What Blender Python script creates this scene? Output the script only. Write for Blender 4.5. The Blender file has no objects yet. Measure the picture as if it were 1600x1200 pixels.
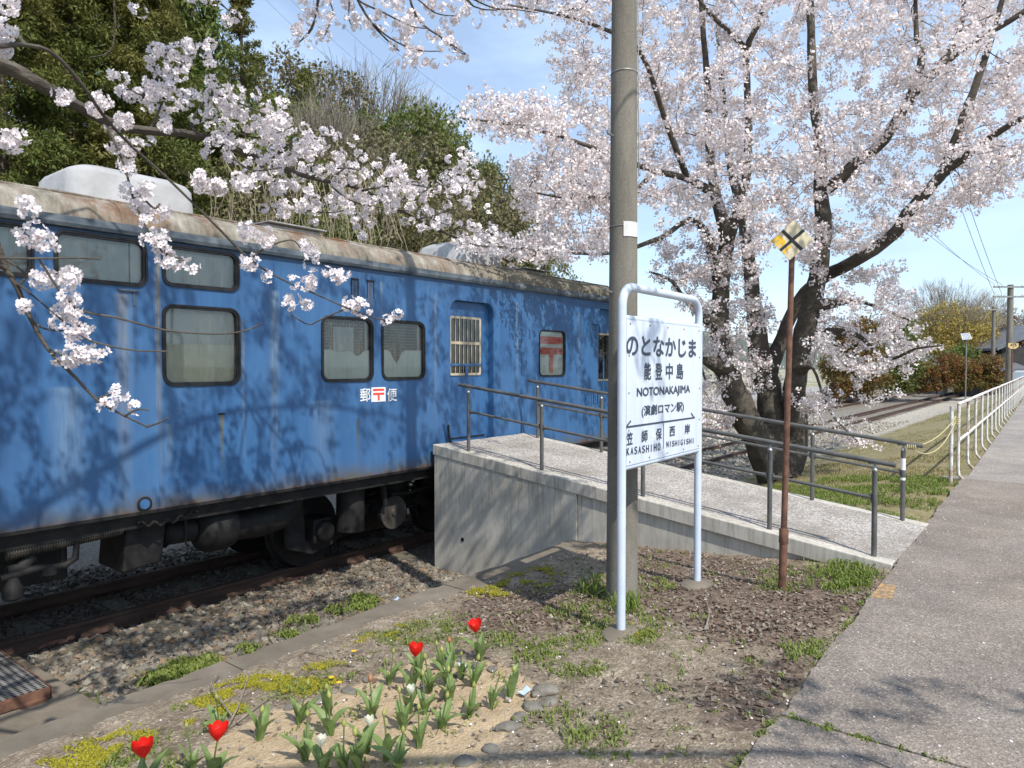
import bpy, bmesh, math, random
import numpy as np
from mathutils import Vector
random.seed(7); RNG = np.random.default_rng(7)
SC = bpy.context.scene
COL = SC.collection
R = math.radians
# ------------------------------------------------------------------ camera, sky, sun, exposure
F_PX, CAM_H, PITCH = 1110.0, 1.55, math.atan(28 / 1110.0)
cam_data = bpy.data.cameras.new('camera'); cam = bpy.data.objects.new('camera', cam_data); COL.objects.link(cam)
cam.location = (0, 0, CAM_H); cam.rotation_euler = (math.pi / 2 - PITCH, 0, 0)
cam_data.sensor_fit = 'HORIZONTAL'; cam_data.sensor_width = 36.0; cam_data.lens = 36.0 * F_PX / 1600.0
cam_data.clip_start = 0.05; cam_data.clip_end = 4000
cam_data.dof.use_dof = True; cam_data.dof.focus_distance = 6.0; cam_data.dof.aperture_fstop = 7.0
SC.camera = cam
SUN_EL = R(50.0)
LIGHT_H = (-0.52, 0.854)                     # horizontal travel direction of the sunlight
wd = bpy.data.worlds.new('World'); SC.world = wd; wd.use_nodes = True
wn = wd.node_tree.nodes; wl = wd.node_tree.links; wn.clear()
w_out = wn.new('ShaderNodeOutputWorld'); w_bg = wn.new('ShaderNodeBackground'); w_sky = wn.new('ShaderNodeTexSky')
w_sky.sky_type = 'NISHITA'; w_sky.sun_disc = False; w_sky.sun_elevation = SUN_EL
w_sky.sun_rotation = math.atan2(-LIGHT_H[0], -LIGHT_H[1]); w_sky.air_density = 1.0; w_sky.dust_density = 0.35; w_sky.ozone_density = 1.5
w_bg.inputs['Strength'].default_value = 0.15
# thin high cloud over the whole sky
w_tc = wn.new('ShaderNodeTexCoord'); w_map = wn.new('ShaderNodeMapping'); w_map.inputs['Scale'].default_value = (1.4, 1.4, 4.5)
w_no = wn.new('ShaderNodeTexNoise'); w_no.inputs['Scale'].default_value = 2.2; w_no.inputs['Detail'].default_value = 7; w_no.inputs['Roughness'].default_value = 0.55
w_rp = wn.new('ShaderNodeValToRGB'); w_rp.color_ramp.elements[0].position = 0.40; w_rp.color_ramp.elements[1].position = 0.78
w_rp.color_ramp.elements[0].color = (0.30, 0.30, 0.30, 1); w_rp.color_ramp.elements[1].color = (0.80, 0.80, 0.80, 1)
w_mx = wn.new('ShaderNodeMixRGB'); w_mx.inputs['Color2'].default_value = (5.4, 6.9, 9.2, 1)
wl.new(w_tc.outputs['Generated'], w_map.inputs['Vector']); wl.new(w_map.outputs[0], w_no.inputs['Vector']); wl.new(w_no.outputs['Fac'], w_rp.inputs['Fac'])
wl.new(w_rp.outputs['Color'], w_mx.inputs['Fac']); wl.new(w_sky.outputs[0], w_mx.inputs['Color1']); wl.new(w_mx.outputs[0], w_bg.inputs['Color']); wl.new(w_bg.outputs[0], w_out.inputs[0])
sun_d = bpy.data.lights.new('sun', 'SUN'); sun = bpy.data.objects.new('sun', sun_d); COL.objects.link(sun)
sun_d.energy = 4.5; sun_d.angle = R(0.5); sun_d.color = (1.0, 0.955, 0.89)
_ld = Vector((LIGHT_H[0] * math.cos(SUN_EL), LIGHT_H[1] * math.cos(SUN_EL), -math.sin(SUN_EL))).normalized()
sun.rotation_euler = _ld.to_track_quat('-Z', 'Y').to_euler(); sun.location = (4, -6, 12)
SC.view_settings.view_transform = 'Standard'; SC.view_settings.look = 'None'; SC.view_settings.gamma = 1.0
SC.view_settings.use_curve_mapping = False; SC.view_settings.exposure = 0.22
SC.render.engine = 'CYCLES'
SC.cycles.max_bounces = 6; SC.cycles.transparent_max_bounces = 12; SC.cycles.diffuse_bounces = 3; SC.cycles.glossy_bounces = 3
SC.cycles.use_denoising = True
# ------------------------------------------------------------------ frames of reference
A_T = 38.1          # the track runs 38.1 degrees right of the view axis
A_P = 37.0          # the platform edge
def frame(a):
    a = R(a); return np.array([math.sin(a), math.cos(a), 0.]), np.array([-math.cos(a), math.sin(a), 0.])
FR = {'T': frame(A_T), 'P': frame(A_P), 'W': (np.array([1., 0, 0]), np.array([0, 1., 0]))}
RZ = {'T': R(90 - A_T), 'P': R(90 - A_P), 'W': 0.0}
def Wd(s, d, z, fr='T'):
    u, n = FR[fr]; return u * s + n * d + np.array([0, 0, z])
def to_fr(p, fr='T'):
    u, n = FR[fr]; p = np.asarray(p); return np.array([p.dot(u), p.dot(n), p[2]])
_f = np.array([0, math.cos(PITCH), -math.sin(PITCH)]); _up = np.array([0, math.sin(PITCH), math.cos(PITCH)])
def ray(x, y): return _f + (x - 800) / F_PX * np.array([1., 0, 0]) - (y - 600) / F_PX * _up
def at(x, y, depth): r = ray(x, y); return r * (depth / r[1]) + np.array([0, 0, CAM_H])
def on_d(x, y, d, fr='T'): r = ray(x, y); p = r * (d / r.dot(FR[fr][1])) + np.array([0, 0, CAM_H]); return to_fr(p, fr)
def on_z(x, y, z): r = ray(x, y); return r * ((z - CAM_H) / r[2]) + np.array([0, 0, CAM_H])
def proj(P):
    P = np.atleast_2d(P) - np.array([0, 0, CAM_H]); z = np.maximum(P @ _f, 1e-3)
    return 800 + F_PX * P[:, 0] / z, 600 - F_PX * (P @ _up) / z
def ground_on(x, y, zf):
    z = -0.1
    for _ in range(12):
        p = on_z(x, y, z); q = to_fr(p); z = float(zf(q[0], q[1]))
    return on_z(x, y, z)
# ------------------------------------------------------------------ mesh helpers
class MB:
    def __init__(s): s.v = []; s.f = []; s.m = []
    def add(s, vs, fs, mi=0):
        b = len(s.v); s.v += [tuple(float(c) for c in v) for v in vs]; s.f += [tuple(b + i for i in f) for f in fs]; s.m += [mi] * len(fs); return s
    def box(s, a, b, mi=0):
        x0, x1 = sorted((a[0], b[0])); y0, y1 = sorted((a[1], b[1])); z0, z1 = sorted((a[2], b[2]))
        return s.add([(x0, y0, z0), (x1, y0, z0), (x1, y1, z0), (x0, y1, z0), (x0, y0, z1), (x1, y0, z1), (x1, y1, z1), (x0, y1, z1)],
                     [(0, 3, 2, 1), (4, 5, 6, 7), (0, 1, 5, 4), (1, 2, 6, 5), (2, 3, 7, 6), (3, 0, 4, 7)], mi)
    def tube(s, pts, r, n=8, mi=0, cap=True, rough=0.0):
        pts = np.asarray(pts, float); k = len(pts); r = np.broadcast_to(np.asarray(r, float), (k,))
        t = np.gradient(pts, axis=0); t /= np.linalg.norm(t, axis=1)[:, None] + 1e-9
        a = np.array([0, 0, 1.]) if abs(t[0][2]) < 0.9 else np.array([1., 0, 0])
        b = len(s.v); an = np.arange(n) * 2 * math.pi / n
        for i in range(k):
            a = a - t[i] * a.dot(t[i]); a /= np.linalg.norm(a) + 1e-9; c = np.cross(t[i], a)
            ri = r[i] if not rough else r[i] * (1 + rough * RNG.normal(size=(n, 1)) + rough * np.cos(an * 3 + 1.3)[:, None])
            ring = pts[i] + ri * (np.cos(an)[:, None] * a + np.sin(an)[:, None] * c)
            s.v += [tuple(q) for q in ring.tolist()]
        for i in range(k - 1):
            for j in range(n):
                j2 = (j + 1) % n; s.f.append((b + i * n + j, b + i * n + j2, b + (i + 1) * n + j2, b + (i + 1) * n + j)); s.m.append(mi)
        if cap:
            s.f.append(tuple(b + j for j in reversed(range(n)))); s.f.append(tuple(b + (k - 1) * n + j for j in range(n))); s.m += [mi, mi]
        return s
    def prism(s, poly, y0, y1, mi=0, ax='xz'):
        # polygon in (x,z) pushed along y, or (x,y) pushed along z
        n = len(poly)
        if ax == 'xz': vs = [(p[0], y0, p[1]) for p in poly] + [(p[0], y1, p[1]) for p in poly]
        elif ax == 'xy': vs = [(p[0], p[1], y0) for p in poly] + [(p[0], p[1], y1) for p in poly]
        else: vs = [(y0, p[0], p[1]) for p in poly] + [(y1, p[0], p[1]) for p in poly]
        fs = [tuple(range(n)), tuple(range(2 * n - 1, n - 1, -1))] + [(i, i + n, (i + 1) % n + n, (i + 1) % n) for i in range(n)]
        return s.add(vs, fs, mi)
    def ring(s, outer, inner, y0, y1, mi=0):
        n = len(outer); vs = [(p[0], y0, p[1]) for p in outer] + [(p[0], y0, p[1]) for p in inner] + [(p[0], y1, p[1]) for p in outer] + [(p[0], y1, p[1]) for p in inner]
        fs = []
        for i in range(n):
            j = (i + 1) % n
            fs += [(i, j, n + j, n + i), (2 * n + i, 3 * n + i, 3 * n + j, 2 * n + j), (i, 2 * n + i, 2 * n + j, j), (n + i, n + j, 3 * n + j, 3 * n + i)]
        return s.add(vs, fs, mi)
    def lathe(s, prof, c, n=16, ax=2, mi=0):
        b = len(s.v); k = len(prof)
        for (r, h) in prof:
            for j in range(n):
                a = 2 * math.pi * j / n; p = [0, 0, 0]; p[ax] = h; p[(ax + 1) % 3] = r * math.cos(a); p[(ax + 2) % 3] = r * math.sin(a)
                s.v.append((c[0] + p[0], c[1] + p[1], c[2] + p[2]))
        for i in range(k - 1):
            for j in range(n):
                j2 = (j + 1) % n; s.f.append((b + i * n + j, b + i * n + j2, b + (i + 1) * n + j2, b + (i + 1) * n + j)); s.m.append(mi)
        s.f.append(tuple(b + j for j in reversed(range(n)))); s.f.append(tuple(b + (k - 1) * n + j for j in range(n))); s.m += [mi, mi]
        return s
    def build(s, name, mats, parent=None, origin=(0, 0, 0), smooth=False, bevel=0.0, fix=True):
        me = bpy.data.meshes.new(name); o0 = np.asarray(origin, float)
        me.from_pydata([tuple(c) for c in (np.asarray(s.v) - o0).tolist()], [], s.f)
        mats = mats if isinstance(mats, (list, tuple)) else [mats]
        for m in mats: me.materials.append(m)
        if len(mats) > 1: me.polygons.foreach_set('material_index', s.m)
        if fix:
            bm = bmesh.new(); bm.from_mesh(me); bmesh.ops.recalc_face_normals(bm, faces=bm.faces); bm.to_mesh(me); bm.free()
        if smooth: smooth_by_angle(me)
        o = bpy.data.objects.new(name, me); COL.objects.link(o)
        if parent: o.parent = parent
        if bevel:
            b = o.modifiers.new('edge', 'BEVEL'); b.width = bevel; b.segments = 2; b.limit_method = 'ANGLE'; b.angle_limit = R(40)
        return o
def smooth_by_angle(me, ang=38):
    me.polygons.foreach_set('use_smooth', [True] * len(me.polygons))
    try: me.set_sharp_from_angle(angle=R(ang))
    except Exception: pass
def mass(name, V, Fc, nside, mats, parent=None, origin=(0, 0, 0), mi=None, smooth=False):
    """large mesh from numpy arrays: every face has nside corners"""
    me = bpy.data.meshes.new(name); V = np.ascontiguousarray(V - np.asarray(origin, float), dtype=np.float32); Fc = np.ascontiguousarray(Fc, dtype=np.int32)
    me.vertices.add(len(V)); me.vertices.foreach_set('co', V.ravel())
    me.loops.add(Fc.size); me.loops.foreach_set('vertex_index', Fc.ravel())
    me.polygons.add(len(Fc)); me.polygons.foreach_set('loop_start', np.arange(0, Fc.size, nside, dtype=np.int32))
    mats = mats if isinstance(mats, (list, tuple)) else [mats]
    for m in mats: me.materials.append(m)
    if mi is not None: me.polygons.foreach_set('material_index', np.ascontiguousarray(mi, dtype=np.int32))
    me.polygons.foreach_set('use_smooth', np.full(len(Fc), smooth)); me.update(calc_edges=True); me.validate()
    o = bpy.data.objects.new(name, me); COL.objects.link(o)
    if parent: o.parent = parent
    return o
def tag(o, label=None, cat=None, group=None, kind=None):
    if label: o['label'] = label
    if cat: o['category'] = cat
    if group: o['group'] = group
    if kind: o['kind'] = kind
    return o
def thing(name, label, cat, org=(0, 0, 0), fr='T', group=None):
    o = bpy.data.objects.new(name, None); COL.objects.link(o); o.empty_display_size = 0.1
    o.location = Wd(*org, fr); o.rotation_euler = (0, 0, RZ[fr]); return tag(o, label, cat, group)
def place(o, org=(0, 0, 0), fr='T'):
    o.location = Wd(*org, fr); o.rotation_euler = (0, 0, RZ[fr]); return o
def copy_tree(o, parent=None):
    c = o.copy(); COL.objects.link(c); c.parent = parent
    for ch in list(o.children): copy_tree(ch, c)
    return c
def rrect(x0, x1, z0, z1, r, n=6):
    out = []
    for cx, cz, a0 in ((x1 - r, z1 - r, 0), (x0 + r, z1 - r, 90), (x0 + r, z0 + r, 180), (x1 - r, z0 + r, 270)):
        for i in range(n + 1): a = R(a0 + 90 * i / n); out.append((cx + r * math.cos(a), cz + r * math.sin(a)))
    return out
def in_poly(x, y, poly):
    x = np.asarray(x); y = np.asarray(y); c = np.zeros(x.shape, bool); n = len(poly)
    for i in range(n):
        x0, y0 = poly[i]; x1, y1 = poly[(i + 1) % n]
        if y0 == y1: continue
        k = ((y0 > y) != (y1 > y)) & (x < (x1 - x0) * (y - y0) / (y1 - y0) + x0); c ^= k
    return c
def vnoise(P, seed=0):
    """cheap smooth value noise in [0,1] for arrays of 3-D points"""
    P = np.asarray(P, float); i = np.floor(P).astype(np.int64); f = P - i; f = f * f * (3 - 2 * f); out = np.zeros(len(P))
    def h(a, b, c):
        n = (a * 374761393 + b * 668265263 + c * 2147483647 + seed * 974711) & 0x7fffffff
        n = ((n ^ (n >> 13)) * 1274126177) & 0x7fffffff; return ((n ^ (n >> 16)) & 0xffff) / 65535.0
    for dx in (0, 1):
        for dy in (0, 1):
            for dz in (0, 1):
                w = (f[:, 0] if dx else 1 - f[:, 0]) * (f[:, 1] if dy else 1 - f[:, 1]) * (f[:, 2] if dz else 1 - f[:, 2])
                out += w * h(i[:, 0] + dx, i[:, 1] + dy, i[:, 2] + dz)
    return out
def text_mesh(body, name, m, parent, size_w, size_h, centre, plane, bold=0.0, align='C'):
    """flat lettering: fitted to size_w x size_h, centred at centre; plane = (right vector, up vector, out vector)"""
    cu = bpy.data.curves.new(name, 'FONT'); cu.body = body; cu.extrude = 0.0
    t = bpy.data.objects.new(name, cu); COL.objects.link(t); bpy.context.view_layer.update()
    me = bpy.data.meshes.new_from_object(t.evaluated_get(bpy.context.evaluated_depsgraph_get()))
    bpy.data.objects.remove(t); bpy.data.curves.remove(cu)
    co = np.empty(len(me.vertices) * 3); me.vertices.foreach_get('co', co); co = co.reshape(-1, 3)
    lo, hi = co.min(0), co.max(0); q = (co - (lo + hi) / 2) / np.maximum(hi - lo, 1e-6)
    r, u, o = (np.asarray(a, float) for a in plane)
    V = np.asarray(centre, float) + q[:, :1] * size_w * r + q[:, 1:2] * size_h * u
    me.vertices.foreach_set('co', V.ravel()); me.update(); fcs = [tuple(p.vertices) for p in me.polygons]; bpy.data.meshes.remove(me)
    mb_ = MB(); k = 0
    for dx, dy in (((0, 0),) if bold <= 0 else ((0, 0), (1, 0), (-1, 0), (0, 1), (0, -1))):
        mb_.add(V + (r * dx + u * dy) * bold + o * (0.0003 * k), fcs); k += 1
    return mb_.build(name, m, parent, fix=False)
# ------------------------------------------------------------------ materials
class NT:
    def __init__(s, name):
        s.m = bpy.data.materials.new(name); s.m.use_nodes = True; s.t = s.m.node_tree; s.n = s.t.nodes
        s.b = s.n['Principled BSDF']; s.out = s.n['Material Output']; s.tc = None
    def l(s, a, b): s.t.links.new(a, b)
    def co(s, kind='Object'):
        if s.tc is None: s.tc = s.n.new('ShaderNodeTexCoord')
        return s.tc.outputs[kind]
    def map(s, scale=(1, 1, 1), loc=(0, 0, 0), src=None):
        m = s.n.new('ShaderNodeMapping'); m.inputs['Scale'].default_value = scale; m.inputs['Location'].default_value = loc
        s.l(src or s.co(), m.inputs['Vector']); return m.outputs[0]
    def noise(s, scale, detail=4, rough=0.6, vec=None, dist=0.0):
        n = s.n.new('ShaderNodeTexNoise'); n.inputs['Scale'].default_value = scale; n.inputs['Detail'].default_value = detail
        n.inputs['Roughness'].default_value = rough; n.inputs['Distortion'].default_value = dist; s.l(vec or s.co(), n.inputs['Vector']); return n.outputs['Fac']
    def voro(s, scale, vec=None, feature='F1', out='Distance'):
        n = s.n.new('ShaderNodeTexVoronoi'); n.feature = feature; n.inputs['Scale'].default_value = scale; s.l(vec or s.co(), n.inputs['Vector']); return n.outputs[out]
    def ramp(s, fac, stops, smooth=False):
        r = s.n.new('ShaderNodeValToRGB'); e = r.color_ramp.elements
        while len(e) < len(stops): e.new(0.5)
        for i, (p, c) in enumerate(stops):
            e[i].position = p; c = (c, c, c) if not isinstance(c, (tuple, list)) else c; e[i].color = (*c[:3], 1)
        if smooth: r.color_ramp.interpolation = 'EASE'
        s.l(fac, r.inputs['Fac']); return r.outputs['Color']
    def mix(s, fac, a, b, mode='MIX'):
        x = s.n.new('ShaderNodeMixRGB'); x.blend_type = mode
        for k, v in (('Fac', fac), ('Color1', a), ('Color2', b)):
            if isinstance(v, (int, float)): x.inputs[k].default_value = v if k == 'Fac' else (v, v, v, 1)
            elif isinstance(v, (tuple, list)): x.inputs[k].default_value = (*v[:3], 1)
            else: s.l(v, x.inputs[k])
        return x.outputs[0]
    def math(s, op, a, b=0.0, c=None):
        x = s.n.new('ShaderNodeMath'); x.operation = op
        for i, v in enumerate((a, b) if c is None else (a, b, c)):
            if isinstance(v, (int, float)): x.inputs[i].default_value = v
            else: s.l(v, x.inputs[i])
        return x.outputs[0]
    def sep(s, src=None):
        x = s.n.new('ShaderNodeSeparateXYZ'); s.l(src or s.co(), x.inputs[0]); return x.outputs
    def attr(s, name):
        a = s.n.new('ShaderNodeAttribute'); a.attribute_name = name; return a.outputs['Fac']
    def island(s):
        g = s.n.new('ShaderNodeNewGeometry'); return g.outputs['Random Per Island']
    def rnd(s):
        g = s.n.new('ShaderNodeObjectInfo'); return g.outputs['Random']
    def bump(s, h, strength=0.4, dist=0.01):
        b = s.n.new('ShaderNodeBump'); b.inputs['Strength'].default_value = strength; b.inputs['Distance'].default_value = dist
        s.l(h, b.inputs['Height']); s.l(b.outputs[0], s.b.inputs['Normal']); return b.outputs[0]
    def set(s, col=None, rough=0.7, metal=0.0, spec=0.4):
        for k, v in (('Base Color', col), ('Roughness', rough), ('Metallic', metal), ('Specular IOR Level', spec)):
            if v is None: continue
            if isinstance(v, (int, float)): s.b.inputs[k].default_value = v
            elif isinstance(v, (tuple, list)): s.b.inputs[k].default_value = (*v[:3], 1)
            else: s.l(v, s.b.inputs[k])
        return s.m
def two_tone(name, c1, c2, scale=6, rough=0.75, bump=0.0, bdist=0.01, bscale=None, metal=0.0, spec=0.35, lo=0.35, hi=0.65, detail=5, stretch=(1, 1, 1)):
    t = NT(name); v = t.map(stretch); n = t.noise(scale, detail, 0.6, v)
    if bump: t.bump(t.noise(bscale or scale * 4, 4, 0.6, v), bump, bdist)
    return t.set(t.ramp(n, [(lo, c1), (hi, c2)]), rough, metal, spec)
def leaf_mat(name, cols, trans=0.35, rough=0.55, spec=0.3, clump=None):
    """leaf-like thin faces: colour differs from face to face; some light comes through"""
    t = NT(name); k = len(cols); c = t.ramp(t.island(), [(i / max(k - 1, 1), cc) for i, cc in enumerate(cols)])
    if clump:
        sc, c2, amt = clump; c = t.mix(t.math('MULTIPLY', t.ramp(t.noise(sc, 2), [(0.45, 0.0), (0.62, 1.0)]), amt), c, c2)
    t.set(c, rough, 0, spec); tr = t.n.new('ShaderNodeBsdfTranslucent'); t.l(c, tr.inputs['Color'])
    ms = t.n.new('ShaderNodeMixShader'); ms.inputs[0].default_value = trans; t.l(t.b.outputs[0], ms.inputs[1]); t.l(tr.outputs[0], ms.inputs[2]); t.l(ms.outputs[0], t.out.inputs[0])
    return t.m
# ================================================================== SETTING
def zf(s, d):
    s = np.asarray(s, float); d = np.asarray(d, float)
    near = np.where(d < 0.95, -0.02, -0.02 - 0.078 * (d - 0.95)); near = np.where(d > 3.85, -0.90, near)
    t = np.clip((d - 1.3) / 4.9, 0, 1); far = -0.05 - 0.85 * t * t * (3 - 2 * t)
    w = np.clip((s - 6.3) / 1.2, 0, 1); return near * (1 - w) + far * w
def sheet(name, ss, dd, zfun, m, kind='structure', jitter=0.0, fr='T', masks=None):
    S, D = np.meshgrid(ss, dd, indexing='ij'); Z = zfun(S, D)
    u, n = FR[fr]; P = S[..., None] * u + D[..., None] * n; P = P + Z[..., None] * np.array([0, 0, 1.]); V = P.reshape(-1, 3)
    if jitter: V[:, 2] += jitter * (vnoise(V * 9, 1) - .5) + jitter * 0.7 * (vnoise(V * 27, 2) - .5) + 1.6 * jitter * (vnoise(V * 2.2, 3) - .5)
    a, b = len(ss), len(dd); I = np.arange(a * b).reshape(a, b)
    Fc = np.stack([I[:-1, :-1], I[1:, :-1], I[1:, 1:], I[:-1, 1:]], -1).reshape(-1, 4)
    o = mass(name, V, Fc, 4, m, smooth=True)
    if masks:
        px, py = proj(V)
        for k, f in masks.items():
            at_ = o.data.attributes.new(k, 'FLOAT', 'POINT'); at_.data.foreach_set('value', np.ascontiguousarray(f(V, px, py, S.ravel(), D.ravel()), dtype=np.float32))
    return tag(o, kind=kind)
# ---- materials of the ground
def m_asphalt(name, c1, c2, c3):
    t = NT(name); v = t.co('Object'); a = t.noise(2.2, 5, 0.62, v); g = t.noise(95, 3, 0.75, v); vo = t.voro(120, v, 'F1', 'Color')
    c = t.ramp(a, [(0.3, c1), (0.7, c2)]); c = t.mix(t.ramp(t.noise(0.55, 6, 0.7, v, .6), [(0.44, 0.0), (0.62, 0.6)]), c, t.mix(1.0, c, (1.32, 1.28, 1.22), 'MULTIPLY')); sp = t.ramp(t.sep(vo)[0], [(0.0, 0.55), (0.6, 1.0), (0.93, 1.35), (1.0, 2.1)])
    c = t.mix(0.85, c, sp, 'MULTIPLY'); c = t.mix(t.math('MULTIPLY', t.ramp(g, [(0.55, 0.0), (0.8, 1.0)]), 0.35), c, c3)
    c = t.mix(t.ramp(t.noise(0.9, 5, 0.65, v), [(0.48, 0.0), (0.7, 0.55)]), c, t.mix(1.0, c, (0.55, 0.52, 0.5), 'MULTIPLY'))
    t.bump(t.math('ADD', t.voro(120, v), t.math('MULTIPLY', g, 0.7)), 0.55, 0.004); return t.set(c, 0.9, 0, 0.25)
M_ASPH = m_asphalt('asphalt', (0.178, 0.150, 0.126), (0.255, 0.219, 0.186), (0.40, 0.36, 0.315))
M_PATH = m_asphalt('worn_concrete_path', (0.24, 0.215, 0.19), (0.31, 0.28, 0.25), (0.43, 0.40, 0.36))
def m_concrete(name, c1, c2, stain, streak=True):
    t = NT(name); v = t.co('Object'); c = t.ramp(t.noise(3.0, 6, 0.62, v), [(0.3, c1), (0.7, c2)])
    if streak:
        vs = t.map((9, 9, 0.7), src=v); k = t.ramp(t.noise(3.2, 6, 0.7, vs), [(0.46, 0.0), (0.66, 1.0)])
        hz = t.ramp(t.sep(v)[2], [(0.0, 0.25), (1.0, 1.0)]); c = t.mix(t.math('MULTIPLY', t.math('MULTIPLY', k, hz), 0.75), c, stain)
    c = t.mix(t.ramp(t.noise(1.1, 5, 0.7, v), [(0.5, 0.0), (0.75, 0.5)]), c, stain)
    pores = t.ramp(t.voro(60, v), [(0.0, 0.0), (0.10, 0.0), (0.16, 1.0)]); c = t.mix(pores, t.mix(1.0, c, 0.55, 'MULTIPLY'), c)
    t.bump(t.noise(70, 4, 0.65, v), 0.3, 0.004); return t.set(c, 0.88, 0, 0.25)
M_CONC = m_concrete('weathered_concrete', (0.43, 0.40, 0.34), (0.56, 0.525, 0.455), (0.19, 0.165, 0.12))
M_KERB = m_concrete('old_kerb_concrete', (0.125, 0.105, 0.078), (0.225, 0.19, 0.145), (0.085, 0.07, 0.048), False)
def m_deck():
    t = NT('exposed_aggregate'); v = t.co('Object'); vo = t.voro(75, v, 'F1', 'Color'); g = t.sep(vo)[0]
    c = t.ramp(g, [(0.0, (0.17, 0.15, 0.13)), (0.35, (0.33, 0.30, 0.265)), (0.7, (0.42, 0.385, 0.345)), (1.0, (0.58, 0.545, 0.50))])
    c = t.mix(t.ramp(t.noise(1.6, 6, 0.65, v), [(0.42, 0.0), (0.68, 0.75)]), c, (0.20, 0.175, 0.145)); t.bump(t.voro(75, v), 0.7, 0.006); return t.set(c, 0.9, 0, 0.25)
M_DECK = m_deck()
def m_strip():
    t = NT('bare_soil_and_litter'); v = t.co('Object')
    soil = t.ramp(t.noise(7, 7, 0.7, v), [(0.3, (0.155, 0.118, 0.082)), (0.55, (0.275, 0.222, 0.160)), (0.75, (0.37, 0.31, 0.235))])
    gr = t.sep(t.voro(85, v, 'F1', 'Color'))[0]; soil = t.mix(0.55, soil, t.ramp(gr, [(0, 0.45), (0.7, 1.0), (1, 1.9)]), 'MULTIPLY')
    lit = t.ramp(t.noise(24, 6, 0.75, v), [(0.3, (0.095, 0.066, 0.047)), (0.7, (0.235, 0.178, 0.135))])
    lit = t.mix(0.6, lit, t.ramp(t.sep(t.voro(38, v, 'F1', 'Color'))[1], [(0, 0.4), (1, 1.5)]), 'MULTIPLY')
    sand = t.ramp(t.noise(11, 6, 0.65, v), [(0.3, (0.37, 0.275, 0.165)), (0.7, (0.52, 0.40, 0.26))]); sand = t.mix(0.35, sand, t.ramp(gr, [(0, 0.6), (1, 1.3)]), 'MULTIPLY')
    grn = t.ramp(t.noise(30, 5, 0.7, v), [(0.3, (0.05, 0.068, 0.016)), (0.7, (0.155, 0.165, 0.045))])
    edge = t.noise(6, 5, 0.7, v)
    def m(name, k=0.9): return t.ramp(t.math('ADD', t.attr(name), t.math('MULTIPLY', t.math('SUBTRACT', edge, 0.5), k)), [(0.42, 0.0), (0.58, 1.0)])
    c = t.mix(m('litter'), soil, lit); c = t.mix(m('green', 1.3), c, grn); c = t.mix(m('sand', 0.5), c, sand)
    t.bump(t.math('ADD', t.noise(60, 5, 0.7, v), t.math('MULTIPLY', t.voro(85, v), 0.5)), 0.8, 0.012); return t.set(c, 0.95, 0, 0.15)
M_STRIP = m_strip()
M_BALBED = two_tone('ballast_bed', (0.105, 0.088, 0.068), (0.30, 0.265, 0.215), 26, 0.95, 0.9, 0.03, 30)
def m_field():
    t = NT('gravel_and_dry_grass'); v = t.co('Object'); st = t.sep(t.voro(9, v, 'F1', 'Color'))[0]
    grav = t.ramp(st, [(0, (0.20, 0.175, 0.14)), (0.5, (0.37, 0.33, 0.265)), (1, (0.52, 0.475, 0.40))])
    gras = t.ramp(t.noise(3, 6, 0.7, v), [(0.3, (0.14, 0.15, 0.05)), (0.7, (0.34, 0.30, 0.16))])
    k = t.ramp(t.noise(0.25, 5, 0.6, v), [(0.45, 0.0), (0.6, 1.0)]); t.bump(t.voro(9, v), 0.6, 0.05); return t.set(t.mix(k, grav, gras), 0.95, 0, 0.15)
M_FIELD = m_field()
def m_verge():
    t = NT('thin_dry_turf'); v = t.co('Object'); a = t.ramp(t.noise(16, 6, 0.75, v), [(0.3, (0.155, 0.135, 0.06)), (0.55, (0.29, 0.245, 0.135)), (0.8, (0.41, 0.36, 0.25))])
    b = t.ramp(t.noise(40, 5, 0.7, v), [(0.3, (0.055, 0.075, 0.018)), (0.7, (0.16, 0.20, 0.045))]); g = t.sep(t.voro(22, v, 'F1', 'Color'))[0]
    c = t.mix(t.ramp(t.noise(1.3, 4, 0.6, v), [(0.52, 0.0), (0.7, 0.5)]), a, b)
    st = t.ramp(g, [(0, (0.22, 0.195, 0.155)), (0.5, (0.38, 0.34, 0.275)), (1, (0.55, 0.50, 0.42))]); k = t.ramp(t.math('ADD', t.attr('gravel'), t.math('MULTIPLY', t.math('SUBTRACT', t.noise(2.5, 5, 0.7, v), 0.5), 0.8)), [(0.42, 0.0), (0.6, 1.0)])
    t.bump(t.noise(50, 5, 0.75, v), 0.8, 0.02); return t.set(t.mix(k, c, st), 0.95, 0, 0.15)
M_VERGE = m_verge()
M_ROAD = two_tone('pale_far_road', (0.26, 0.245, 0.23), (0.33, 0.31, 0.29), 0.6, 0.95)
# ---- ground sheets
_g = MB(); _g.add([(-1500, -300, -1.0), (1500, -300, -1.0), (1500, 2500, -1.0), (-1500, 2500, -1.0)], [(0, 1, 2, 3)]); tag(_g.build('ground', M_FIELD), kind='structure')
flat = lambda z: (lambda s, d: np.full(np.shape(s), z))
def soft(poly, V, px, py, blur=14):
    k = np.zeros(len(V))
    for dx, dy in ((0, 0), (blur, 0), (-blur, 0), (0, blur * .6), (0, -blur * .6)): k += in_poly(px + dx, py + dy, poly)
    return k / 5
SAND = [(285, 1230), (330, 1160), (420, 1112), (520, 1085), (600, 1050), (700, 1022), (780, 1035), (845, 1075), (830, 1115), (770, 1165), (720, 1230)]
LITTER = [[(690, 965), (740, 930), (840, 915), (960, 905), (960, 960), (860, 985), (760, 990)], [(1000, 850), (1200, 880), (1380, 895), (1330, 960), (1250, 1010), (1120, 1000), (1010, 960), (990, 900)], [(1090, 1075), (1240, 1020), (1270, 1060), (1180, 1150), (1090, 1130)]]
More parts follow.
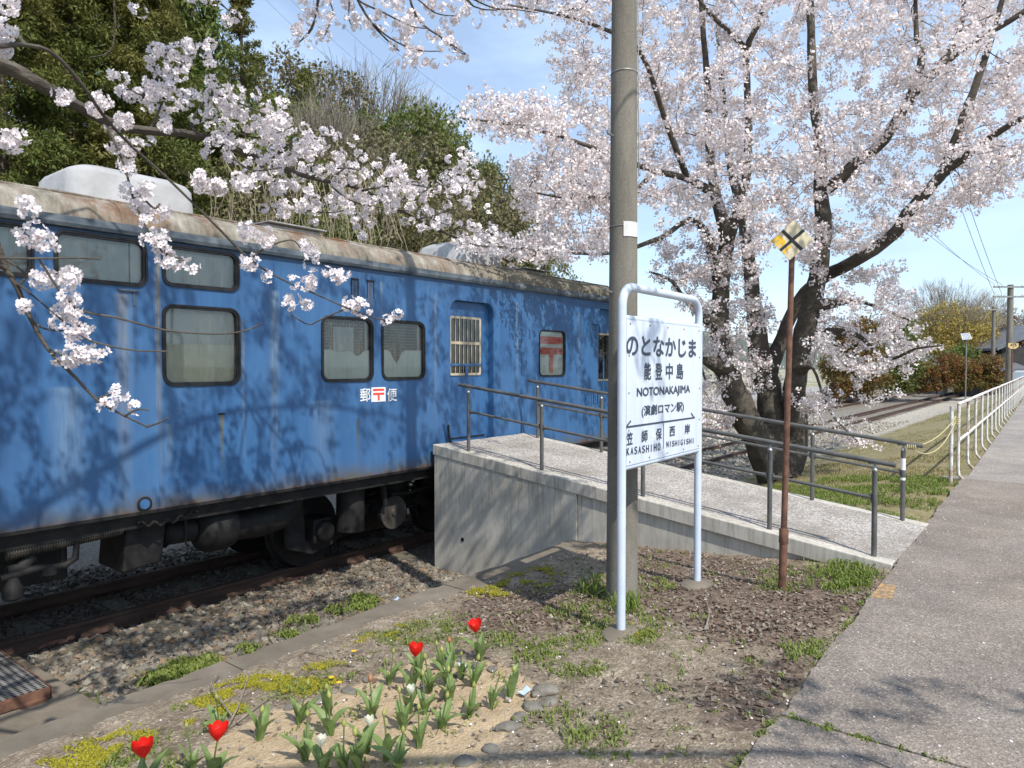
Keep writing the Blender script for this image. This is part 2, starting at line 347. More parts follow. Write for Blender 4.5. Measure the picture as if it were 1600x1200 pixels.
GREEN = [[(870, 900), (960, 870), (1000, 990), (900, 1010), (840, 960)], [(560, 990), (700, 960), (830, 990), (920, 1020), (880, 1050), (700, 1020), (600, 1020)], [(150, 1200), (420, 1060), (640, 985), (700, 975), (560, 1050), (330, 1150), (280, 1200)]]
sheet('planting_strip', np.arange(-1.2, 6.5, .026), np.arange(0.86, 3.80, .026), lambda s, d: zf(np.minimum(s, 6.2), d), M_STRIP, jitter=0.016, masks={
    'sand': lambda V, px, py, S, D: soft(SAND, V, px, py, 18), 'litter': lambda V, px, py, S, D: np.clip(sum(soft(p, V, px, py, 24) for p in LITTER), 0, 1) * .50 + .24,
    'green': lambda V, px, py, S, D: np.clip(sum(soft(p, V, px, py, 26) for p in GREEN), 0, 1) * .40 + .05})
sheet('ballast_bed', np.concatenate([np.arange(-3, 12, .06), np.arange(12, 150, 2.)]), np.concatenate([np.arange(3.9, 9.6, .06), [9.8, 10.5, 12, 13]]), lambda s, d: -0.915 + 0.0 * s, M_BALBED, jitter=0.03)
def gravel_mask(V, px, py, S, D): return np.clip((D - 4.4 + 1.2 * np.clip((S - 14) / 40, 0, 1)) / 1.6, 0, 1) * .9
sheet('grass_verge', np.concatenate([np.arange(7.4, 22, .07), np.arange(22, 60, .5), np.arange(60, 220, 5.)]), np.concatenate([np.arange(0.9, 6.4, .07), [6.45, 6.6]]), lambda s, d: zf(np.maximum(s, 7.6), d) + 0.012, M_VERGE, jitter=0.02, masks={'gravel': gravel_mask})
# platform slabs, the worn path beyond, the pale road behind the tracks
def slab(s0, s1):
    e = [(s, .93 + random.uniform(-.012, .010) + .010 * math.sin(s * 5)) for s in np.arange(s1 - .02, s0, -.06)]
    return tag(place(MB().prism([(s0, -5), (s1, -5), (s1, .93)] + e + [(s0, .93)], -.2, 0.0, ax='xy').build('platform_paving', M_ASPH), fr='P'), kind='structure')
slab(-6, 3.205); slab(3.222, 11.55)
tag(place(MB().prism([(11.565, -5), (220, -5), (220, 0.88), (11.9, 0.88), (11.565, 1.25)], -0.2, -0.003, ax='xy').build('path', M_PATH, bevel=0.01), fr='P'), kind='structure')
tag(place(MB().box((20, 15, -0.985), (190, 24, -0.96)).build('road', M_ROAD)), kind='structure')
# opposite platform
tag(place(MB().box((34, 12.4, -0.98), (150, 13.4, -0.15)).build('opposite_platform', M_PATH, bevel=0.02)), kind='structure')
# kerb of the strip, cast in lengths
ks = [-1.2, .55, 2.28, 4.2, 6.12]
for a, b in zip(ks[:-1], ks[1:]):
    m = MB(); n = 24; top = []
    for i in range(n + 1):
        s = a + .006 + (b - a - .012) * i / n; e = random.uniform(-.014, .014)
        top.append((s, 3.70 + random.uniform(-.01, .01), 4.02 + e))
    vs = []
    for s, d0, d1 in top: vs += [(s, d0, -.6), (s, d0, -.240 + random.uniform(-.004, .004)), (s, d1 - .02, -.236 + random.uniform(-.005, .005)), (s, d1, -.26), (s, d1 + .01, -1.0)]
    fs = [(5 * i + j, 5 * i + j + 1, 5 * i + j + 6, 5 * i + j + 5) for i in range(n) for j in range(4)] + [(0, 1, 2, 3, 4), tuple(5 * n + j for j in range(5))]
    m.add(vs, fs); tag(place(m.build('kerb', M_KERB)), kind='structure')
# the line of yellowish paint at the asphalt edge beside the ramp
M_OCHRE = two_tone('worn_ochre_paint', (0.19, 0.15, 0.105), (0.45, 0.27, 0.11), 30, 0.9, lo=.42, hi=.6)
tag(place(MB().prism([(5.28, .80), (5.60, .83), (5.60, .925), (5.22, .925)], 0.0, 0.004, ax='xy').build('paint_patch', M_OCHRE), fr='P'), 'faded ochre paint patch on the asphalt edge beside the ramp foot', 'paint mark')
# ================================================================== RAILWAY TRACK
M_RAIL = two_tone('rusty_rail', (0.045, 0.028, 0.021), (0.105, 0.062, 0.044), 9, 0.7, 0.4, 0.004, 60, metal=0.1, stretch=(.3, 1, 1))
M_SLEEPER = two_tone('weathered_sleeper', (0.105, 0.095, 0.07), (0.21, 0.19, 0.14), 7, 0.9, 0.7, 0.01, 40, stretch=(6, 0.8, 6))
def rail_part(parent, d, s0, s1, org, z=-0.75):
    pf = [(-.055, -.14), (.055, -.14), (.055, -.128), (.012, -.105), (.012, -.04), (.031, -.03), (.031, -.005), (.026, 0), (-.026, 0), (-.031, -.005), (-.031, -.03), (-.012, -.04), (-.012, -.105), (-.055, -.128)]
    return MB().prism([(d + a - org[1], z + b - org[2]) for a, b in pf], s0 - org[0], s1 - org[0], ax='yz').build('rail', M_RAIL, parent)
TRK = thing('railway_track', 'rusty railway track on timber sleepers under and beyond the blue carriage', 'track', (6, 7.5, -.89))
rail_part(TRK, 6.97, -6, 170, (6, 7.5, -.89)); rail_part(TRK, 8.04, -6, 170, (6, 7.5, -.89))
_sl = None; _pl = None
for i in range(44):
    s = 2.42 + .775 * (i - 3)
    if _sl is None:
        m = MB().box((-.10, -1.05, -.14), (.10, 1.05, 0.004)); _sl = m.build('sleeper', M_SLEEPER, TRK, bevel=.012); o = _sl
        _pm = MB(); _pm.box((-.085, -.09, .0), (.085, .09, .016))
        for sx in (-.05, .05):
            for sy in (-.072, .072): _pm.lathe([(.013, .016), (.013, .036), (.007, .04)], (sx, sy, 0), 6)
        _pl = _pm.build('tie_plate', M_RAIL, o); _pl.location = (0, -.53, 0)
        p2 = _pl.copy(); COL.objects.link(p2); p2.parent = o; p2.location = (0, .53, 0)
    else:
        o = _sl.copy(); COL.objects.link(o); o.parent = TRK
        if s < 9:
            for yy in (-.53, .53): p2 = _pl.copy(); COL.objects.link(p2); p2.parent = o; p2.location = (0, yy, 0)
    o.location = (s - 6, random.uniform(-.03, .03), random.uniform(-.006, .006)); o.rotation_euler = (0, 0, random.uniform(-.02, .02))
T2 = thing('railway_track', 'farther pair of rusty rails beside the opposite platform', 'track', (60, 10.9, -.89))
rail_part(T2, 10.35, 18, 170, (60, 10.9, -.89), -.72); rail_part(T2, 11.42, 18, 170, (60, 10.9, -.89), -.72)
MB().box((-42, -.9, -.05), (110, .9, .03)).build('rail_bed', M_BALBED, T2)
# ballast stones
def stones(n, sfun, size, name, m, zc, label, squash=.75, cat='ballast'):
    sd = sfun(n); n = len(sd); base = np.array([(x, y, z) for x in (-1, 1) for y in (-1, 1) for z in (-1, 1)], float)
    P = base[None] * (1 + RNG.uniform(-.42, .42, (n, 8, 3))); P /= np.linalg.norm(P, axis=2, keepdims=True) ** .55
    sz = size[0] + (size[1] - size[0]) * RNG.random(n) ** 2; P *= (sz[:, None] * RNG.uniform(.7, 1.25, (n, 3)) * np.array([1, 1, squash]))[:, None, :]
    ax = RNG.normal(size=(n, 3)) * .45; ax[:, 2] = RNG.uniform(0, 6.28, n); c, s_ = np.cos(ax), np.sin(ax)
    for a, (i, j) in ((2, (0, 1)), (0, (1, 2)), (1, (2, 0))):
        pi, pj = P[..., i].copy(), P[..., j].copy(); P[..., i] = pi * c[:, a, None] - pj * s_[:, a, None]; P[..., j] = pi * s_[:, a, None] + pj * c[:, a, None]
    u, nn = FR['T']; C = sd[:, :1] * u + sd[:, 1:2] * nn; C = C + np.array([0, 0, 1.]) * (zc(sd) + sz * RNG.uniform(.0, .55, n))[:, None]
    V = (P + C[:, None]).reshape(-1, 3); q = np.array([(0, 1, 3, 2), (4, 6, 7, 5), (0, 4, 5, 1), (2, 3, 7, 6), (0, 2, 6, 4), (1, 5, 7, 3)])
    Fc = (np.arange(n)[:, None, None] * 8 + q[None]).reshape(-1, 4)
    return tag(mass(name, V, Fc, 4, m), label, cat, kind='stuff')
def m_stone(name, cols):
    t = NT(name); c = t.ramp(t.island(), [(i / (len(cols) - 1), k) for i, k in enumerate(cols)]); c = t.mix(0.6, c, t.ramp(t.noise(40, 5, 0.7), [(0.3, 0.6), (0.7, 1.25)]), 'MULTIPLY')
    t.bump(t.noise(90, 4), 0.4, 0.004); return t.set(c, 0.88, 0, 0.25)
M_STONE = m_stone('ballast_stone', [(0.085, 0.08, 0.065), (0.15, 0.135, 0.11), (0.21, 0.185, 0.145), (0.13, 0.12, 0.10), (0.27, 0.23, 0.17), (0.22, 0.145, 0.085), (0.17, 0.155, 0.125), (0.36, 0.325, 0.265)])
M_STONED = m_stone('dark_ballast_stone', [(0.075, 0.062, 0.05), (0.13, 0.11, 0.088), (0.10, 0.085, 0.07), (0.17, 0.15, 0.125), (0.09, 0.065, 0.05)])  # darker tones for the ballast between and behind the rails
M_STONEP = m_stone('pale_gravel_stone', [(0.27, 0.245, 0.2), (0.36, 0.325, 0.265), (0.30, 0.27, 0.22), (0.46, 0.42, 0.35), (0.22, 0.195, 0.155)])
def reg(s0, s1, d0, d1, keep=None):
    def f(n):
        q = np.stack([RNG.uniform(s0, s1, n), RNG.uniform(d0, d1, n)], 1)
        return q if keep is None else q[keep(q)]
    return f
stones(15000, reg(.6, 6.2, 5.15, 6.9, lambda q: vnoise(np.c_[q * 2.3, q[:, :1] * 0], 4) < (q[:, 1] - 4.75) * 1.1), (.014, .040), 'track_ballast', M_STONE, lambda q: -.915 + 0 * q[:, 0], 'grey and tan crushed stone ballast between the kerb and the near rail')
stones(9000, reg(.6, 7.6, 7.05, 9.4), (.014, .038), 'track_ballast', M_STONED, lambda q: -.92 + 0 * q[:, 0], 'dark ballast between and behind the rails under the carriage')
stones(15000, reg(11.5, 34, 5.3, 9.9, lambda q: RNG.random(len(q)) < np.clip(1.5 - (q[:, 0] - 11) / 26, .25, 1)), (.025, .06), 'track_ballast', M_STONEP, lambda q: np.maximum(zf(q[:, 0], q[:, 1]) + .012, -.93), 'pale tan gravel along the track behind the cherry trunk')
# ================================================================== RAMP
RS0, RS1, RD1, RD0 = 6.15, 7.97, 6.02, 1.06
def rz(d): return 0.004 + (d - RD0) * 0.121
RAMP = thing('concrete_ramp', 'grey concrete access ramp rising from platform to the carriage door', 'ramp', (RS0, 3.5, -.5)); ro = (RS0, 3.5, -.5)
MB().prism([(d, z) for d, z in [(RD0, -.12), (RD0, rz(RD0)), (RD1, rz(RD1)), (RD1, rz(RD1) - .16)]], RS0 + .045, RS1 - .045, ax='yz').build('deck', M_DECK, RAMP, ro)
for a, b in ((RS0 - .012, RS0 + .14), (RS1 - .14, RS1 + .012)):
    MB().prism([(d, z) for d, z in [(RD0, -.13), (RD0, rz(RD0) + .003), (RD1 + .01, rz(RD1) + .003), (RD1 + .01, rz(RD1) - .12)]], a, b, ax='yz').build('edge_strip', M_CONC, RAMP, ro, bevel=.008)
MB().prism([(3.98, -1.0), (3.98, rz(3.98) - .004), (RD1 - .004, rz(RD1) - .004), (RD1 - .004, -1.0)], RS0, RS1, ax='yz').build('abutment_block', M_CONC, RAMP, ro, bevel=.006)
MB().prism([(RD0 + .05, -.5), (RD0 + .05, rz(RD0 + .05) - .02), (3.972, rz(3.972) - .02), (3.972, -.9)], RS0 + .022, RS1 - .022, ax='yz').build('side_wall', M_CONC, RAMP, ro)
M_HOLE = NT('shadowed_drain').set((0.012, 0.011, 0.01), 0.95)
for (x, y, r) in ((1133, 829, .028), (723, 843, .02)):
    rr_ = ray(x, y); p = rr_ * ((RS0) / rr_.dot(FR['T'][0])) + np.array([0, 0, CAM_H]); q = to_fr(p)
    MB().lathe([(r * 1.25, -.004), (r * 1.2, .0), (r, .0), (r * .95, .03)], (RS0 + (.018 if x > 900 else -.004), q[1], q[2]), 14, ax=0).build('drain_hole', M_HOLE, RAMP, ro)
# railings of the ramp
M_RAILP = two_tone('dark_bronze_railing', (0.075, 0.075, 0.070), (0.115, 0.113, 0.105), 8, 0.42, spec=0.5)
M_RAILK = two_tone('bare_metal_cap', (0.30, 0.30, 0.28), (0.42, 0.41, 0.38), 12, 0.4, metal=.6)
def railing(s, posts, ends, label, band):
    o0 = (s, 3.5, 0); t = thing('ramp_railing', label, 'railing', o0, group='railings along the ramp'); hz = .765; mz = .47
    for i, d in enumerate(posts):
        z = rz(d); p = MB().tube([(s, d, z - .03), (s, d, z + hz - .075)], .0215, 12).build('post', M_RAILP, t, o0, True)
        MB().lathe([(.0215, hz + z - .076), (.023, hz + z - .066), (.010, hz + z - .045), (.009, hz + z - .02)], (s, d, 0), 12).build('post_cap', M_RAILK, p, o0, True)
        MB().box((s - .02, d - .05, z + hz - .024), (s + .02, d + .05, z + hz - .014)).build('saddle', M_RAILP, p, o0)
        for sg in (-1, 1):
            if (i == 0 and sg > 0) or (i == len(posts) - 1 and sg < 0): continue
            zz = z + mz + sg * .045 * .121
            MB().box((s - .012, d + sg * .02, zz - .028), (s + .012, d + sg * .034, zz + .028)).tube([(s, d + sg * .03, zz), (s, d + sg * .075, zz + sg * .005)], .017, 10).build('bracket', M_RAILP, p, o0)
        if band and i == len(posts) - 1:
            MB().tube([(s, d, z + .50), (s, d, z + .615)], .0225, 12).build('white_tape', two_tone('white_tape', (.7, .7, .68), (.78, .78, .76), 9), p, o0, True)
            MB().tube([(s, d, z + .40), (s, d, z + .425)], .0226, 12).build('white_tape', bpy.data.materials['white_tape'], p, o0, True)
    MB().tube([(s, d, rz(d) + hz) for d in np.linspace(ends[0], ends[1], 8)], .0205, 14).build('handrail', M_RAILP, t, o0, True)
    for a, b in zip(posts[:-1], posts[1:]):
        MB().tube([(s, d, rz(d) + mz) for d in (a - .04, b + .04)], .0145, 10).build('mid_rail', M_RAILP, t, o0, True)
    return t
railing(6.25, [5.55, 4.49, 3.27, 2.04, 1.21], (5.70, 1.06), 'dark metal ramp railing on the near side in front of carriage', False)
railing(7.85, [5.71, 4.70, 3.40, 2.12, 1.27], (5.88, 1.10), 'dark metal ramp railing on the far side with rope tied on', True)
# ================================================================== MAIL CARRIAGE
TD, TZ0, TZ1, TS0, TS1 = 6.1, 0.31, 2.655, -9.0, 10.95
to = (1.0, 7.5, -.75)          # root of the carriage, between the rails
CAR = thing('mail_carriage', 'weathered blue railway mail carriage with rusty roof and rubber-framed windows', 'train car', to)
def L(p): return (p[0] - to[0], p[1] - to[1], p[2] - to[2])
def m_paint(name, base=(0.026, 0.090, 0.215), light=(0.041, 0.130, 0.285), stains=True):
    t = NT(name); v = t.co('Object'); x, y, z = t.sep(v)
    st = t.noise(2.6, 6, 0.65, t.map((3.2, 3.2, 0.28), src=v)); c = t.ramp(st, [(0.30, base), (0.68, light)])
    c = t.mix(t.ramp(t.noise(0.9, 5, 0.6, t.map((1, 1, .8), src=v)), [(0.45, 0.0), (0.8, 0.30)]), c, (0.11, 0.21, 0.35))
    c = t.mix(t.ramp(t.noise(9, 5, 0.7, t.map((1.2, 1, .25), src=v)), [(0.62, 0.0), (0.80, 0.4)]), c, (0.20, 0.27, 0.33))
    if stains:
        zb = TZ0 - to[2]
        for (s0, zt, zl, w, col, amt) in STAINS:
            dx = t.math('ABSOLUTE', t.math('SUBTRACT', t.math('ADD', x, t.math('MULTIPLY', t.math('SUBTRACT', t.noise(3, 3), 0.5), 0.03)), s0 - to[0]))
            h = t.ramp(t.math('DIVIDE', dx, w), [(0.15, 1.0), (1.0, 0.0)]); vv = t.math('DIVIDE', t.math('SUBTRACT', zt - to[2], z), zl)
            k = t.ramp(vv, [(0.0, 0.0), (0.02, 1.0), (0.35, 0.8), (1.0, 0.0)]); nz = t.ramp(t.noise(14, 4, 0.7, t.map((3, 1, .25), src=v)), [(0.3, 0.35), (0.6, 1.0)])
            c = t.mix(t.math('MULTIPLY', t.math('MULTIPLY', t.math('MULTIPLY', h, k), nz), amt), c, col)
        e = t.math('ADD', t.math('SUBTRACT', z, zb), t.math('MULTIPLY', t.math('SUBTRACT', t.noise(2.8, 6, 0.7), 0.5), 0.30))
        c = t.mix(t.ramp(e, [(0.0, 0.9), (0.10, 0.35), (0.2, 0.0)]), c, (0.10, 0.085, 0.055)); e2 = t.math('ADD', t.math('SUBTRACT', z, zb), t.math('MULTIPLY', t.math('SUBTRACT', t.noise(6, 6, 0.7), 0.5), 0.16))
        c = t.mix(t.ramp(e2, [(0.0, 0.9), (0.02, 0.5), (0.045, 0.0)]), c, (0.12, 0.055, 0.025))
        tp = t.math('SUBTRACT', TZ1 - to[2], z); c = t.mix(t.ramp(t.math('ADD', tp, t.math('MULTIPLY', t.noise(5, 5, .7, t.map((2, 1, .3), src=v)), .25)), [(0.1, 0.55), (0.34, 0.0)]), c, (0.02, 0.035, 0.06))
    ro = t.ramp(t.noise(5, 4), [(0.3, 0.38), (0.7, 0.6)]); t.bump(t.math('ADD', t.noise(1.3, 3, 0.5, t.map((1, 1, .6), src=v)), t.math('MULTIPLY', t.noise(60, 3), .02)), 0.25, 0.03)
    return t.set(c, ro, 0, 0.45)
BRN = (0.085, 0.05, 0.025); TAN = (0.26, 0.235, 0.17); DRK = (0.03, 0.025, 0.02); PAL = (0.26, 0.33, 0.37)
STAINS = [(2.905, 2.60, 2.3, .035, TAN, .85), (2.77, 0.46, .25, .10, BRN, .5), (5.02, 2.50, .62, .055, DRK, .95), (5.24, 2.50, .62, .05, BRN, .95), (5.40, 2.5, .5, .03, PAL, .6), (6.26, 2.45, 1.9, .03, TAN, .6),
          (4.03, 2.3, 1.9, .07, PAL, .65), (2.62, 2.17, 2.0, .08, TAN, .55), (2.72, 2.16, 1.2, .03, DRK, .55), (3.47, 1.12, .55, .03, (0.14, 0.12, 0.03), .95), (5.06, .98, .55, .03, (0.10, 0.09, 0.035), .95), (2.98, 1.06, .5, .05, PAL, .5), (3.69, 2.0, 1.6, .02, TAN, .5), (7.9, 2.45, 1.4, .05, PAL, .45), (9.5, 2.4, 1.6, .06, PAL, .4), (2.2, 1.4, 1.2, .16, PAL, .45), (4.6, 1.2, .9, .2, PAL, .35)]
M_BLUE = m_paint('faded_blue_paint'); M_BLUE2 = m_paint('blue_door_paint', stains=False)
def m_roof():
    t = NT('rusted_roof'); v = t.co('Object'); x, y, z = t.sep(v)
    c = t.ramp(t.noise(2.2, 7, 0.7, t.map((2.2, 2.2, 1.0), src=v)), [(0.30, (0.12, 0.104, 0.08)), (0.52, (0.26, 0.235, 0.19)), (0.72, (0.40, 0.375, 0.325))])
    k = t.ramp(t.noise(1.6, 7, 0.72, t.map((1.4, 1, 1), src=v)), [(0.45, 0.0), (0.60, 1.0)]); up = t.ramp(t.math('SUBTRACT', z, 2.72 - to[2]), [(0.0, 0.5), (0.14, 0.85), (0.24, 1.0)])
    s_ = t.math('SUBTRACT', x, 0.0); far = t.ramp(t.math('DIVIDE', s_, 9.0), [(0.45, 1.0), (0.8, 0.25)])
    rust = t.ramp(t.noise(7, 6, 0.7, v), [(0.3, (0.085, 0.036, 0.020)), (0.55, (0.19, 0.085, 0.042)), (0.78, (0.34, 0.18, 0.08))])
    c = t.mix(t.math('MULTIPLY', t.math('MULTIPLY', k, up), far), c, rust)
    dr = t.ramp(t.noise(7, 6, 0.72, t.map((3, 1, .35), src=v)), [(0.47, 0.0), (0.68, 0.8)]); c = t.mix(dr, c, (0.10, 0.085, 0.055))
    mo = t.ramp(t.math('ADD', t.math('DIVIDE', x, 9.0), t.math('MULTIPLY', t.math('SUBTRACT', t.noise(3, 5, .7), .5), .5)), [(0.62, 0.0), (0.95, 0.85)]); c = t.mix(mo, c, (0.13, 0.12, 0.085))
    t.bump(t.noise(30, 5, 0.7), 0.5, 0.008); return t.set(c, 0.85, 0, 0.25)
M_ROOF = m_roof()
M_GUT = two_tone('gutter_grey_blue', (0.045, 0.062, 0.082), (0.13, 0.15, 0.165), 4, 0.6, stretch=(1, 1, 3))
M_RUB = two_tone('black_rubber', (0.009, 0.009, 0.010), (0.022, 0.022, 0.022), 12, 0.45)
M_UNDER = two_tone('sooty_underframe', (0.006, 0.0058, 0.0055), (0.022, 0.019, 0.017), 7, 0.7, 0.4, 0.004, 40)
M_DARKIN = NT('dim_interior').set((0.035, 0.034, 0.032), 0.9)
def m_glass():
    t = NT('dusty_window_glass'); gl = t.n.new('ShaderNodeBsdfGlossy'); gl.inputs['Roughness'].default_value = 0.03; gl.inputs['Color'].default_value = (.92, .95, .94, 1)
    tr = t.n.new('ShaderNodeBsdfTransparent'); tr.inputs['Color'].default_value = (.86, .90, .88, 1); fr_ = t.n.new('ShaderNodeFresnel'); fr_.inputs['IOR'].default_value = 1.75
    ms = t.n.new('ShaderNodeMixShader'); t.l(fr_.outputs[0], ms.inputs[0]); t.l(tr.outputs[0], ms.inputs[1]); t.l(gl.outputs[0], ms.inputs[2])
    df = t.n.new('ShaderNodeBsdfDiffuse'); df.inputs['Color'].default_value = (.33, .33, .29, 1); d = t.ramp(t.noise(5, 6, 0.75, t.map((2.5, 1, .5))), [(0.45, 0.02), (0.75, 0.22)])
    m2 = t.n.new('ShaderNodeMixShader'); t.l(d, m2.inputs[0]); t.l(ms.outputs[0], m2.inputs[1]); t.l(df.outputs[0], m2.inputs[2]); t.l(m2.outputs[0], t.out.inputs[0]); return t.m
M_GLASS = m_glass()
def m_blind(name, c1, c2, stain):
    t = NT(name); c = t.ramp(t.noise(1.6, 4), [(0.3, c1), (0.7, c2)]); k = t.ramp(t.noise(5, 5, 0.7, t.map((3.5, 1, .25))), [(0.54, 0.0), (0.72, 0.8)]); return t.set(t.mix(k, c, stain), 0.6)
M_BLIND = m_blind('grey_green_blind', (0.46, 0.49, 0.47), (0.64, 0.67, 0.65), (0.30, 0.25, 0.16)); M_CREAM = m_blind('cream_panel', (0.70, 0.66, 0.48), (0.82, 0.78, 0.60), (0.30, 0.22, 0.08)); M_FROST = m_blind('frosted_film', (0.62, 0.66, 0.62), (0.76, 0.79, 0.75), (0.5, 0.51, 0.46))
M_WIRE = NT('pale_wire').set((0.30, 0.31, 0.29), 0.6); M_CREAMF = two_tone('yellowed_frame', (0.36, 0.30, 0.19), (0.55, 0.48, 0.36), 9, 0.6); M_RED = two_tone('faded_red_print', (0.66, 0.035, 0.018), (0.74, 0.085, 0.05), 9, 0.5); M_WHITE = two_tone('white_lettering', (0.68, 0.68, 0.66), (0.80, 0.80, 0.78), 12, 0.6)
# openings in the near side: outline, depth of the reveal
WIN = [(1.29, 1.99, 2.205, 2.60, .09), (2.12, 2.82, 2.205, 2.60, .09), (2.94, 3.66, 2.235, 2.60, .09), (2.935, 3.66, 1.375, 2.085, .10), (4.575, 5.275, 1.38, 2.08, .10), (5.395, 6.08, 1.39, 2.08, .10), (8.42, 9.10, 1.395, 2.085, .09)]
DOOR = (6.53, 7.375, 0.52, 2.385, .13); EDOOR = (10.08, 10.72, .45, 2.50, .10)
bm = bmesh.new()
def loop(pts):
    vs = [bm.verts.new((p[0] - to[0], TD - to[1], p[1] - to[2])) for p in pts]
    for i in range(len(vs)): bm.edges.new((vs[i], vs[(i + 1) % len(vs)]))
    return vs
loop([(TS0, TZ0), (TS1, TZ0), (TS1, TZ1), (TS0, TZ1)])
holes = []
for w in WIN + [DOOR, EDOOR]: holes.append((loop(rrect(w[0] + .012, w[1] - .012, w[2] + .012, w[3] - .012, w[4] - .01) if w not in (DOOR, EDOOR) else rrect(*w)), .09 if w in (DOOR, EDOOR) else .05))
bmesh.ops.triangle_fill(bm, use_beauty=True, edges=list(bm.edges))
for vs, dep in holes:
    nb = [bm.verts.new((v.co.x, v.co.y + dep, v.co.z)) for v in vs]
    for i in range(len(vs)): j = (i + 1) % len(vs); bm.faces.new((vs[i], vs[j], nb[j], nb[i]))
bmesh.ops.recalc_face_normals(bm, faces=bm.faces)
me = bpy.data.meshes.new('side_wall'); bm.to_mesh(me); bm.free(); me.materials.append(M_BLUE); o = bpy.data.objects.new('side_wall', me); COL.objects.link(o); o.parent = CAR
# far side, ends and floor
MB().box((TS0, 8.84, TZ0), (TS1, 8.9, TZ1)).build('side_wall', M_BLUE, CAR, to)
RP = [(6.1, 2.655), (6.098, 2.70), (6.115, 2.76), (6.155, 2.825), (6.22, 2.88), (6.32, 2.925), (6.48, 2.965), (6.75, 3.005), (7.1, 3.035), (7.5, 3.045)]
RP = RP + [(15.0 - d, z) for d, z in reversed(RP[:-1])]
for a, b in ((TS1 - .05, TS1 - .004), (TS0 + .004, TS0 + .05)):
    MB().prism([(6.104, TZ0)] + [(d, z) for d, z in RP[1:-1]] + [(8.896, TZ0)], a, b, ax='yz').build('end_wall', M_BLUE2, CAR, to)
MB().box((TS0 + .06, 6.16, TZ0 + .015), (TS1 - .06, 8.83, TZ0 + .08)).build('floor_pan', M_UNDER, CAR, to)
MB().box((TS0 + .07, 6.62, .45), (TS1 - .07, 6.66, 2.6)).box((TS0 + .07, 6.66, 2.6), (TS1 - .07, 8.8, 2.64)).build('dark_backing', M_DARKIN, CAR, to)  # dark sheet: the cabin's dimness put into its colour, blocks the view through
m = MB(); n = len(RP); xs = np.concatenate([[TS0 - .03], np.arange(TS0 + 1, TS1, 1.0), [TS1 + .03]])
m.add([(x, d, z) for x in xs for d, z in RP], [(i * n + j, i * n + j + 1, (i + 1) * n + j + 1, (i + 1) * n + j) for i in range(len(xs) - 1) for j in range(n - 1)] + [tuple(range(n)), tuple((len(xs) - 1) * n + j for j in range(n))])
roof = m.build('roof', M_ROOF, CAR, to, True)
for x in np.arange(.6, 11, 2.03):                # lap seams across the roof
    MB().tube([(x, d, z + .004) for d, z in RP[1:10]], .008, 6).build('roof_seam', M_ROOF, roof, to)
MB().tube([(x, 6.325, 2.932 + .003 * math.sin(x * 9)) for x in np.arange(TS0, TS1, .25)], .011, 6).build('drip_rail', M_ROOF, roof, to)
MB().prism([(6.10, 2.615), (6.062, 2.622), (6.05, 2.65), (6.056, 2.705), (6.10, 2.712)], TS0 - .02, TS1 + .02, ax='yz').build('gutter', M_GUT, CAR, to)
# panel seams and the drain slots
for s in (2.0, 2.905, 4.03, 6.26, 8.0, 9.62):
    MB().box((s - .006, TD - .003, TZ0 + .01), (s + .006, TD + .002, 2.61)).build('panel_seam', M_BLUE, CAR, to)
MB().box((TS0, TD - .012, TZ0 - .004), (TS1, TD + .05, TZ0 + .022)).build('sill_edge', M_UNDER, CAR, to)
for s in (5.02, 5.24):
    MB().box((s - .05, TD - .010, 2.485), (s + .05, TD + .002, 2.50)).box((s - .05, TD - .006, 2.30), (s - .043, TD + .002, 2.49)).box((s + .043, TD - .006, 2.30), (s + .05, TD + .002, 2.49)).build('drain_slot', M_UNDER, CAR, to)
MB().box((2.585, TD - .02, 2.165), (2.745, TD + .002, 2.178)).box((2.70, TD - .008, 2.05), (2.715, TD + .002, 2.17)).build('drip_ledge', M_GUT, CAR, to)
MB().box((3.44, TD - .004, 1.105), (3.50, TD + .002, 1.12)).build('chip_ledge', M_UNDER, CAR, to)
hp = MB().lathe([(.062, -.004), (.062, -.012), (.044, -.014), (.042, .03)], (2.77, TD, .392), 18, ax=1).build('round_hole_rim', M_UNDER, CAR, to, True)  # round hole in the side: dark rim with a blue disc in it
MB().lathe([(.042, -.016), (.042, -.012)], (2.77, TD, .392), 18, ax=1).build('round_hole_disc', M_BLUE2, hp, to)
